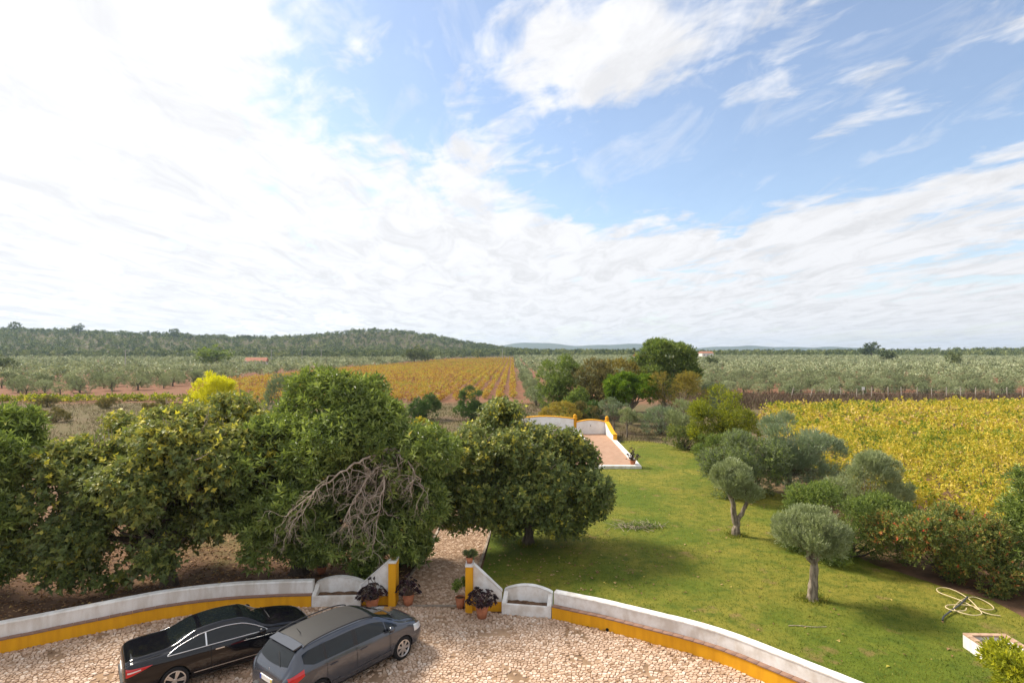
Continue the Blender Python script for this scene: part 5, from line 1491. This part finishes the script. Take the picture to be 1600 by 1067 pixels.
# leaves and dirt blown along the foot of the courtyard walls
r = np.random.default_rng(94)
pts = []
for line, cnt, sp_ in ((LEFT_WALL, 520, .55), (RIGHT_WALL, 240, .35)):
    nn_ = normals2(line)
    k_ = r.integers(2, len(line) - 2, cnt)
    off = -np.abs(r.normal(0, sp_, cnt)) - .04
    pts.append(np.stack([line[k_, 0] + nn_[k_, 0] * off + r.normal(0, .15, cnt), line[k_, 1] + nn_[k_, 1] * off, np.full(cnt, .045)], 1))
pts.append(np.stack([r.uniform(-12, 6, 150), r.uniform(14.5, 19.2, 150), np.full(150, .045)], 1))
P = np.concatenate(pts)
P = P[inside(court_poly, P[:, 0], P[:, 1])]
D = unit(np.stack([r.normal(size=len(P)), r.normal(size=len(P)), r.normal(0, .2, len(P))], 1))
V, F, k = leaves_np(P, D, r.uniform(.05, .12, len(P)), .6, 'lobed', 2.0, r)
tag(link('courtyard_litter', mesh_np('courtyard_litter', V, F, np.repeat(r.uniform(0, .8, len(P)), k)), M['litter']), 'dry leaves blown along the foot of the courtyard walls', 'leaves', kind='stuff')
# weeds at the foot of the walls and round the trunks on the lawn
P = []
for line, side_ in ((RIGHT_WALL, .46),):
    nn_ = normals2(line)
    k_ = r.integers(1, len(line) - 1, 2600)
    P.append(np.stack([line[k_, 0] + nn_[k_, 0] * (side_ + np.abs(r.normal(0, .10, 2600))), line[k_, 1] + nn_[k_, 1] * (side_ + np.abs(r.normal(0, .10, 2600))), np.full(2600, .04)], 1))
for cx, cy in ((10.5, 20.3), (10.6, 27.4), (.72, 26.2)):
    a_ = r.uniform(0, 6.28, 500); q_ = np.abs(r.normal(.30, .16, 500))
    P.append(np.stack([cx + np.cos(a_) * q_, cy + np.sin(a_) * q_, np.full(500, .04)], 1))
P = np.concatenate(P)
D = unit(np.stack([r.normal(0, .5, len(P)), r.normal(0, .5, len(P)), np.ones(len(P))], 1))
V, F, k = leaves_np(P, D, r.uniform(.06, .20, len(P)), .2, 'tri', .2, r)
tag(link('weeds', mesh_np('weeds', V, F, r.uniform(0, 1, len(P))), M['grass']), 'longer grass left uncut along the lawn wall and round the trunks', 'weeds', kind='stuff')

# ------------------------------------------------------------------ fields: vineyards, olive groves, woods
def crown_variants(kind, n, leaves_, L, wid, seed, lobes_fn, shape='lance', per=5, sl=.3, size=.40, per_sub=14, zmin=.1, squash=.75, up=.8):
    out_ = []
    for k in range(n):
        r = np.random.default_rng(seed + k)
        subs = sub_lobes(lobes_fn(r), per_sub, r, .6, .95, size)
        V, F, t = crown_np(subs, leaves_ // per, per, L, wid, shape, sl, r, zmin=zmin, squash=squash, up=up)
        out_.append((V, F, t))
    return out_

def scatter(variants, P, S, A, r, dt=0.15):
    """copies of the variants joined into arrays: positions P, scales S, turns A"""
    Vs, Fs, Ts, o = [], [], [], 0
    which = r.integers(0, len(variants), len(P))
    shift = r.normal(0, dt, len(P))
    for q, (V, F, t) in enumerate(variants):
        idx = np.where(which == q)[0]
        if len(idx) == 0: continue
        c, s = np.cos(A[idx])[:, None], np.sin(A[idx])[:, None]
        X = (V[None, :, 0] * c - V[None, :, 1] * s) * S[idx][:, None] + P[idx, 0][:, None]
        Y = (V[None, :, 0] * s + V[None, :, 1] * c) * S[idx][:, None] + P[idx, 1][:, None]
        Z = V[None, :, 2] * S[idx][:, None] + P[idx, 2][:, None]
        VV = np.stack([X, Y, Z], -1).reshape(-1, 3)
        FF = (F[None] + (np.arange(len(idx)) * len(V))[:, None, None]).reshape(-1, 3) + o
        Vs.append(VV); Fs.append(FF); o += len(VV)
        Ts.append(np.clip(t[None] + shift[idx][:, None], 0, 1).ravel())
    return np.concatenate(Vs), np.concatenate(Fs), np.concatenate(Ts)

def seen(P, margin=20):
    px = 800 + FPX * P[:, 0] / P[:, 1]
    return (px > -margin) & (px < 1600 + margin)

# ---- olive groves
GROVE_L = [(-330, 112), (-135, 103), (-92, 110), (-83, 140), (-88, 175), (-90, 300), (-70, 520), (-60, 560), (-700, 560), (-700, 330)]
GROVE_R = [(2.6, 88), (8.0, 92), (10.5, 118), (34, 114), (60, 110), (150, 112), (420, 330), (700, 560), (700, 640), (0, 640)]
r = np.random.default_rng(101)
def grid_points(poly, dx_, dy_, jit, r, x0=None):
    xs = np.array([p[0] for p in poly]); ys = np.array([p[1] for p in poly])
    X, Y = np.meshgrid(np.arange(xs.min() if x0 is None else x0, xs.max(), dx_), np.arange(ys.min(), ys.max(), dy_))
    X = X.ravel() + r.normal(0, jit, X.size); Y = Y.ravel() + r.normal(0, jit, Y.size)
    ok = inside(poly, X, Y)
    P = np.stack([X[ok], Y[ok], height(X[ok], Y[ok])], 1)
    return P[seen(P)]
PL = grid_points(GROVE_L, 7.6, 7.2, 1.3, r)
PR = grid_points(GROVE_R, 6.4, 5.8, .6, r, 4.4)
PR[:, 0] += 0.0
PL = PL[r.uniform(0, 1, len(PL)) > .08]; PR = PR[r.uniform(0, 1, len(PR)) > .05]
pr_ = (PR[:, 0] > 24) & (PR[:, 1] < 109)
PR = PR[~pr_]
lob = lambda r: [(r.normal(0, .3), r.normal(0, .3), r.uniform(1.9, 2.4), r.uniform(1.5, 2.0), 1.8, r.uniform(1.1, 1.5)), (r.normal(.9, .3), r.normal(0, .6), r.uniform(1.0, 1.6), 1.4, 1.4, 1.1), (r.normal(-.9, .3), r.normal(0, .6), r.uniform(1.0, 1.6), 1.4, 1.4, 1.1)]
near_v = crown_variants('olive', 7, 2400, .30, .36, 110, lob, per=6, sl=.30, per_sub=24, zmin=.35, size=.36)
far_v = crown_variants('olive', 5, 160, .75, .55, 130, lob, per=4, sl=.4, zmin=.35)
tiny_v = crown_variants('olive', 5, 60, 1.2, .6, 140, lob, per=3, sl=.4, zmin=.35)
crown_me = [mesh_np('crown', *v) for v in near_v]
trunk_me = []
for k in range(4):
    rr = np.random.default_rng(150 + k)
    tt = [limb((0, 0, -.1), (rr.normal(0, .15), rr.normal(0, .15), 1.5), .24, .15, rr), limb((0, 0, 1.2), (.8, .2, 2.5), .12, .05, rr), limb((0, 0, 1.2), (-.7, -.3, 2.5), .12, .05, rr)]
    trunk_me.append(tubes_mesh('trunk', tt, 7))
allP = np.concatenate([PL, PR]); side = np.array(['l'] * len(PL) + ['r'] * len(PR))
order = np.argsort(np.hypot(allP[:, 0], allP[:, 1]))
n_ind = 300
ind = set(order[:n_ind].tolist())
ORD = ('first second third fourth fifth sixth seventh eighth ninth tenth eleventh twelfth thirteenth fourteenth fifteenth sixteenth seventeenth eighteenth nineteenth twentieth '
       'twenty-first twenty-second twenty-third twenty-fourth twenty-fifth twenty-sixth twenty-seventh twenty-eighth twenty-ninth thirtieth').split()
def rank_x(idx):
    return {q: ORD[k] for k, q in enumerate(sorted(idx, key=lambda q: allP[q][0] / allP[q][1])[:len(ORD)])}
near_l = [q for q in order[:n_ind] if side[q] == 'l']
near_r = [q for q in order[:n_ind] if side[q] == 'r' and allP[q][0] > 24 and allP[q][1] < 115]
name_l, name_r = rank_x(near_l[:24]), rank_x(near_r)
for q in order[:n_ind]:
    P = allP[q]
    root = empty('olive_tree', P, rng.uniform(0, 6.28))
    s_ = rng.uniform(.72, 1.2) * (.84 if side[q] == 'l' else .70)
    root.scale = (s_, s_, s_ * rng.uniform(.9, 1.1))
    link('trunk', trunk_me[rng.integers(4)], M['bark'], root)
    link('crown', crown_me[rng.integers(7)], M['grove'], root)
    if side[q] == 'l':
        lab = f'olive tree at the front of the left grove on red soil, {name_l[q]} from the left' if q in name_l else 'grey-green olive tree in the open red-soil grove on the left'
        tag(root, lab, 'olive tree', 'olive trees of the left grove')
    elif P[0] < 24:
        tag(root, 'grey-green olive tree in the rows running away beside the orange vineyard', 'olive tree', 'olive trees in rows beside the vineyard')
    else:
        lab = f'olive tree in the front row behind the right fence, {name_r[q]} from the left' if q in name_r else 'grey-green olive tree in the dense grove behind the fence on the right'
        tag(root, lab, 'olive tree', 'olive trees of the right grove')
rest = np.array([q for q in range(len(allP)) if q not in ind])
Pm = allP[rest]
dist = np.hypot(Pm[:, 0], Pm[:, 1])
arrs, o = [], 0
for sel, var in ((dist < 300, far_v), (dist >= 300, tiny_v)):
    if sel.sum() == 0: continue
    V, F, t = scatter(var, Pm[sel], np.where(Pm[sel][:, 0] < 0, 1.15, 1.0) * r.uniform(.55, .85, sel.sum()), r.uniform(0, 6.28, sel.sum()), r)
    arrs.append((V, F + o, t)); o += len(V)
tag(link('olive_grove', mesh_np('olive_grove', *[np.concatenate([a[k] for a in arrs]) for k in range(3)]), M['grove']), 'far olive trees of the groves running into one another', 'olive grove', kind='stuff')

# ---- woods on the hills
r = np.random.default_rng(160)
def rand_in(n, x0, x1, y0, y1):
    X = r.uniform(x0, x1, n); Y = r.uniform(y0, y1, n)
    P = np.stack([X, Y, height(X, Y)], 1)
    return P[seen(P, 60)]
lob2 = lambda r: [(0, 0, 3.6, 2.6, 2.6, 2.0), (r.normal(1.2, .4), r.normal(0, .8), 2.6, 1.9, 1.9, 1.6), (r.normal(-1.2, .4), r.normal(0, .8), 2.7, 1.9, 1.9, 1.6)]
oak_v = crown_variants('oak', 6, 60, 1.7, .6, 170, lob2, per=3, sl=.5, zmin=.3)
W1 = rand_in(9500, -1250, -30, 565, 1330)
W2 = rand_in(1700, -60, 200, 650, 1300)
W3 = rand_in(2600, 120, 1150, 645, 1100)
W4 = rand_in(500, -720, -60, 545, 585)
P = np.concatenate([W1, W2, W3, W4])
V, F, t = scatter(oak_v, P, .5 + .8 * r.uniform(0, 1, len(P)) ** 1.6, r.uniform(0, 6.28, len(P)), r, .22)
tag(link('woodland', mesh_np('woodland', V, F, t), M['oak']), 'dark evergreen woods covering the far hills and the horizon', 'woodland', kind='stuff')

# single trees that stand out far away
lone_v = crown_variants('oak', 3, 700, .75, .55, 180, lob2, per=5, sl=.5, zmin=.2, per_sub=20)
for name, lab, px, py, d, s_, mm in (
        ('oak_tree', 'broad yellow-green tree standing at the far edge of the left grove', 332, 0, 330, 3.4, 'green'),
        ('oak_tree', 'large dark round oak behind the orange vineyard', 648, 0, 420, 2.1, 'oak'),
        ('oak_tree', 'smaller dark oak beside the large one behind the orange vineyard', 664, 0, 425, 1.6, 'oak'),
        ('oak_tree', 'dark umbrella-shaped tree on the right horizon', 1362, 0, 640, 2.6, 'oak'),
        ('oak_tree', 'paler rounded tree joined to the umbrella tree on the right horizon', 1352, 0, 650, 2.1, 'oak'),
        ('oak_tree', 'dark round oak within the right olive grove', 1490, 0, 330, 1.35, 'oak'),
        ('oak_tree', 'dark low oak at the back of the right grove', 1385, 0, 440, 1.7, 'oak'),
        ('oak_tree', 'dark spreading oak at the far left edge of the left grove', 5, 0, 250, 1.2, 'oak'),
        ('oak_tree', 'dark oak among far olive trees right of the tallest garden tree', 1112, 0, 330, 1.1, 'oak'),
        ('ridge_tree', 'tall loose tree standing on the left ridge line', 272, 0, 905, 2.4, 'oak'),
        ('ridge_tree', 'dark broad tree on the skyline at the far left', 23, 0, 900, 2.4, 'oak'),
        ('ridge_tree', 'pair-like dark clump on the left ridge top', 122, 0, 905, 2.6, 'oak'),
        ('ridge_tree', 'small tree on the crest of the rounded hill', 551, 0, 1130, 1.7, 'oak')):
    x = (px - 800) / FPX * d
    root = empty(name, (x, d, float(height(x, d))), rng.uniform(0, 6.28))
    root.scale = (s_, s_, s_ * (.6 if s_ > 3 else 1))
    tag(root, lab, 'tree')
    link('trunk', trunk_me[rng.integers(4)], M['bark'], root)
    V, F, t = lone_v[rng.integers(3)]
    link('crown', mesh_np('crown', V, F, t), M[mm], root)

# ---- right vineyard, yellow
VY_R = [(20.0, 39), (20.5, 33), (21.5, 27), (45, 22), (120, 62), (120, 97), (60, 91), (39, 86), (31, 72), (24, 52)]
r = np.random.default_rng(200)
vine_lob = lambda r: [(0, 0, r.uniform(.55, .8), .75, .65, .34), (r.normal(.45, .15), r.normal(0, .2), .42, .6, .55, .32), (r.normal(-.45, .15), r.normal(0, .2), .42, .6, .55, .32)]
def vine_meshes(n, seed, L, leaves_, kind, lobf):
    out_ = []
    for V, F, t in crown_variants('vine', n, leaves_, L, .8, seed, lobf, kind, per=5, sl=.25, size=.5, per_sub=90, zmin=.03):
        v, f = tube_np([(0, 0, -.05), (.03, .02, .3), (0, 0, .7)], [.045, .035, .03], 5)
        f3 = np.concatenate([f[:, [0, 1, 2]], f[:, [0, 2, 3]]])
        me = mesh_np('grape_vine', np.concatenate([V, v]), np.concatenate([F, f3 + len(V)]), np.concatenate([t, np.zeros(len(f3))]), mi=np.concatenate([np.zeros(len(F)), np.ones(len(f3))]))
        out_.append(me)
    return out_
def vines(poly, rowx, step, jit, leaf, near_leaves, nearL, label, group, stuff_label, seed, n_one, along, bands, kind='lobed', grow=1.0, lobf=None, turn=6.28):
    r = np.random.default_rng(seed)
    c, s = math.cos(along), math.sin(along)
    q = [(x * c + y * s, -x * s + y * c) for x, y in poly]
    xs = [a for a, b_ in q]; ys = [b_ for a, b_ in q]
    X, Y = np.meshgrid(np.arange(min(xs), max(xs), rowx), np.arange(min(ys), max(ys), step))
    X = X.ravel() + r.normal(0, jit, X.size); Y = Y.ravel() + r.normal(0, jit * 2, Y.size)
    X, Y = X * c - Y * s, X * s + Y * c
    gap = np.sin(X * .23 + 1.7 * np.sin(Y * .17)) * np.sin(Y * .31 + X * .05) + .5 * np.sin(X * .9 + Y * .7)
    ok = inside(poly, X, Y) & (r.uniform(0, 1, len(X)) > .05 + .40 * (gap > .75))
    P = np.stack([X[ok], Y[ok], height(X[ok], Y[ok])], 1)
    P = P[seen(P, 10)]
    d = np.hypot(P[:, 0], P[:, 1])
    od = np.argsort(d)
    lobf = lobf or vine_lob
    mes = vine_meshes(7, seed, nearL, near_leaves, kind, lobf)
    for k in od[:n_one]:
        o_ = link('grape_vine', mes[r.integers(7)], [M[leaf], M['bark']], None, P[k])
        o_.rotation_euler = (0, 0, r.uniform(0, turn)); s_ = r.uniform(.85, 1.25) * grow
        o_.scale = (s_, s_, s_ * r.uniform(.85, 1.2))
        tag(o_, label, 'grape vine', group)
    idx = od[n_one:]
    arrs, o = [], 0
    for lo_, hi_, lv, LL in bands:
        sel = idx[(d[idx] >= lo_) & (d[idx] < hi_)]
        if len(sel) == 0: continue
        var = crown_variants('vine', 6, lv, LL, .8, seed + int(lo_), lobf, 'lance', per=2 if lv < 20 else 4, sl=.25, size=.5, per_sub=60, zmin=.12)
        V, F, t = scatter(var, P[sel], r.uniform(.85, 1.25, len(sel)) * grow, r.uniform(0, turn, len(sel)), r, .2)
        arrs.append((V, F + o, t)); o += len(V)
    tag(link('vineyard_rows', mesh_np('vineyard_rows', *[np.concatenate([a[k] for a in arrs]) for k in range(3)]), M[leaf]), stuff_label, 'vineyard', kind='stuff')
    print(leaf, len(P))
vines(VY_R, 1.75, 1.05, .12, 'vine_yellow', 240, .155, 'yellow-leaved grape vine in the vineyard right of the lawn', 'grape vines of the yellow vineyard',
      'yellow autumn vines of the right vineyard farther back', 210, 200, R(28), ((0, 60, 110, .19), (60, 500, 60, .25)), grow=1.12)
# ---- left vineyard, orange, rows running away from the viewer
VY_L = [(-82, 165), (-83, 300), (-64, 500), (-30, 560), (1.4, 575), (0.6, 108), (-12, 100), (-40, 97), (-60, 106), (-76, 138)]
vines(VY_L, 2.6, 1.15, .10, 'vine_orange', 90, .22, 'orange-leaved grape vine in the rows at the near edge of the left vineyard', 'grape vines of the orange vineyard',
      'orange autumn vine rows of the left vineyard running to the horizon', 260, 100, R(0), ((0, 170, 34, .30), (170, 300, 16, .42), (300, 900, 7, .65)), kind='lance',
      lobf=lambda r: [(0, 0, r.uniform(.6, .85), .36, .62, .32), (0, r.normal(.3, .1), .5, .34, .5, .3), (0, r.normal(-.3, .1), .5, .34, .5, .3)], turn=.3)
# strip of green-yellow vines at the far left
r = np.random.default_rng(270)
N = 260
P = np.stack([r.uniform(-112, -48, N), np.zeros(N), np.zeros(N)], 1)
P[:, 1] = 101 + (P[:, 0] + 112) * .05 + r.normal(0, 1.1, N)
V, F, t = scatter(crown_variants('vine', 5, 44, .36, .7, 275, vine_lob, 'lance', per=4, size=.5, per_sub=60, zmin=.05), P, r.uniform(.6, 1.05, N), r.uniform(0, 6.28, N), r, .2)
tag(link('vine_hedge', mesh_np('vine_hedge', V, F, t), M['yellowgreen']), 'strip of yellow-green vines in front of the left grove', 'vine hedge', kind='stuff')

# ---- dry grass and brush
def blades(name, label, pts, h, wid, mat_, seed, fan=.35, cat='grass'):
    r = np.random.default_rng(seed)
    n = len(pts)
    D = unit(np.stack([r.normal(0, fan, n), r.normal(0, fan, n), np.ones(n)], 1))
    V, F, k = leaves_np(pts, D, h * r.uniform(.5, 1.2, n), wid, 'tri', .1, r)
    tag(link(name, mesh_np(name, V, F, np.repeat(np.clip(r.normal(.5, .25, n), 0, 1), k)), M[mat_]), label, cat, kind='stuff')
r = np.random.default_rng(280)
def field(n, x0, x1, y0, y1, f=None):
    X, Y = r.uniform(x0, x1, n), r.uniform(y0, y1, n)
    cl = np.sin(X * .55 + 2 * np.sin(Y * .3)) * np.sin(Y * .6 + X * .12) + .4 * np.sin(X * 2.1 + Y * 1.7)
    ok = cl > r.uniform(-1.2, .5, n)
    if f is not None: ok &= f(X, Y)
    return np.stack([X[ok], Y[ok], np.zeros(ok.sum())], 1)
Pg = np.concatenate([field(42000, -95, -14, 42, 99, lambda x, y: np.abs(x) < y * .93), field(20000, -16, 6, 40, 97, lambda x, y: ~((x > 0) & (y < 62)))])
blades('dry_grass', 'dry grey-brown grass of the field beyond the garden trees', Pg, .42, .14, 'drygrass', 281, .6)
Pg = field(46000, 28, 140, 86, 115, lambda x, y: y > np.interp(x, [39, 60, 120], [87, 92, 98]))
blades('brown_brush', 'brown brushwood strip between the yellow vineyard and the grove', Pg, 1.35, .10, 'brush', 282, .6, 'brush')
Pg = np.concatenate([field(5000, 9.8, 22, 55, 66), field(4200, 19, 30, 28, 56, lambda x, y: (x > 14 + .16 * y) & (x < 17.5 + .16 * y))])
blades('dry_grass', 'dry tufts on bare ground behind the lawn', Pg, .35, .10, 'drygrass', 283)
r = np.random.default_rng(285)
for k, (x, y) in enumerate(((-52, 84), (-63, 90), (-45, 78), (-74, 92), (-57, 72))):
    shrub('thorn_bush', ['grey-brown thorn bush in the dry field, nearest the lemon-yellow tree', 'grey-brown thorn bush in the dry field before the vine strip', 'green-brown low bush in the dry field beside the lemon-yellow tree',
          'grey-brown thorn bush at the left of the dry field', 'low brown bush in the nearer dry field'][k], (x, y), 1.6, 1.5, 'brown_leaf', 420, 300 + k, L=.2, wid=.3, group='bushes in the dry field', limbs=8)

# ---- fence along the right grove
root = empty('wire_fence', (60, 107, 0))
tag(root, 'row of weathered posts with wire in front of the right grove', 'fence')
r = np.random.default_rng(290)
tops = []
for px in (1235, 1265, 1293, 1313, 1338, 1361, 1387, 1408, 1432, 1455, 1478, 1500, 1523, 1546, 1573, 1597):
    x = (px - 800) / FPX * 107 - 60
    lean = .5 if px < 1300 else r.normal(0, .06)
    h = r.uniform(1.9, 2.3)
    v, f = tube_np([(x, 0, -.1), (x + lean * .5, 0, h * .5), (x + lean, 0, h)], [.085, .08, .07], 7)
    link('post', mesh_np('post', v, f, smooth=True), M['wood_grey'], root)
    tops.append((x + lean * .8, 0, h * .8))
for hz_ in (1.0, .6):
    v, f = tube_np([(p[0], 0, p[2] * hz_) for p in tops], .012, 4)
    link('wire', mesh_np('wire', v, f), M['concrete'], root)
x = (1348 - 800) / FPX * 106
root = empty('field_sign', (x, 106, 0))
tag(root, 'small white board on a post among the fence posts', 'sign')
MB().box(-.05, .05, -.05, .05, -.1, 2.0).build('post', M['wood_grey'], root)
MB().box(-.26, .26, -.075, -.052, 1.75, 2.3).build('board', M['sign_white'], root)

# ---- utility poles
for px, d, lab in ((502, 440, 'tall pale utility pole before the rounded hill'), (635, 470, 'utility pole left of the dark oaks behind the vineyard'), (785, 600, 'distant utility pole at the foot of the hill'),
                   (196, 300, 'utility pole in the left olive grove'), (424, 420, 'short utility pole beside the red-roofed house'), (472, 480, 'thin utility pole right of the red-roofed house')):
    x = (px - 800) / FPX * d
    root = empty('utility_pole', (x, d, float(height(x, d))))
    tag(root, lab, 'utility pole', 'utility poles across the valley')
    MB().lathe([(.24, -.2), (.15, 10.0)], 8).build('pole', M['concrete'], root)
    MB().box(-.9, .9, -.08, .08, 9.3, 9.5).build('crossarm', M['concrete'], root)
    for k in (-.8, 0, .8): MB().lathe([(.06, 9.501), (.09, 9.6), (.04, 9.75)], 6, (k, 0, 0)).build('insulator', M['sign_white'], root)

# ---- far houses
def house(lab, px, d, w_, dep, h, roof, rise=0.0):
    x = (px - 800) / FPX * d
    z0 = float(height(x, d)) + rise
    root = empty('farmhouse', (x, d, z0), R(12))
    tag(root, lab, 'house')
    MB().box(-w_ / 2, w_ / 2, 0, dep, -3, h).build('wall', M['house_white'], root)
    MB().prism_yz([(-.4, h + .01), (dep + .4, h + .01), (dep / 2, h + roof)], -w_ / 2 - .4, w_ / 2 + .4).build('roof', M['roof_tile'], root)
    MB().box(-.45, .45, -.04, .02, 0, 2.1).build('door', M['bark'], root)
    for k in (-.32, .32):
        wn = MB().box(k * w_ - .5, k * w_ + .5, -.04, .02, 1.1, 2.2).build('window', M['sign_white'], root)
        MB().box(k * w_ - .42, k * w_ + .42, -.06, -.041, 1.18, 2.12).build('pane', M['glass_dark'], wn)
    return root
house('white house with red tiled roof at the back of the left grove', 399, 330, 11, 7, 3.4, 2.2)
house('far white house on the right horizon behind the tallest garden tree', 1106, 560, 12, 8, 3.6, 1.6, 2.0)
house('small far white building left of the tallest garden tree', 1003, 430, 9, 6, 3.4, 1.4, 1.6)

# ---- far palm
x, d = (991 - 800) / FPX * 470, 470
root = empty('palm_tree', (x, d, float(height(x, d))))
tag(root, 'thin distant palm against the blue mountains', 'palm tree')
v, f = tube_np([(0, 0, -.2), (.1, 0, 5), (0, 0, 10.0)], [.3, .25, .25], 7)
link('trunk', mesh_np('trunk', v, f, smooth=True), M['bark'], root)
r = np.random.default_rng(295)
N = 60
D = unit(np.stack([r.normal(size=N), r.normal(size=N), r.normal(.4, .6, N)], 1))
V, F, k = leaves_np(np.tile(np.array([[0, 0, 10.0]]), (N, 1)), D, r.uniform(1.3, 2.2, N), .16, 'lance', .5, r)
link('fronds', mesh_np('fronds', V, F, np.repeat(r.uniform(0, .5, N), k)), M['citrus'], root)
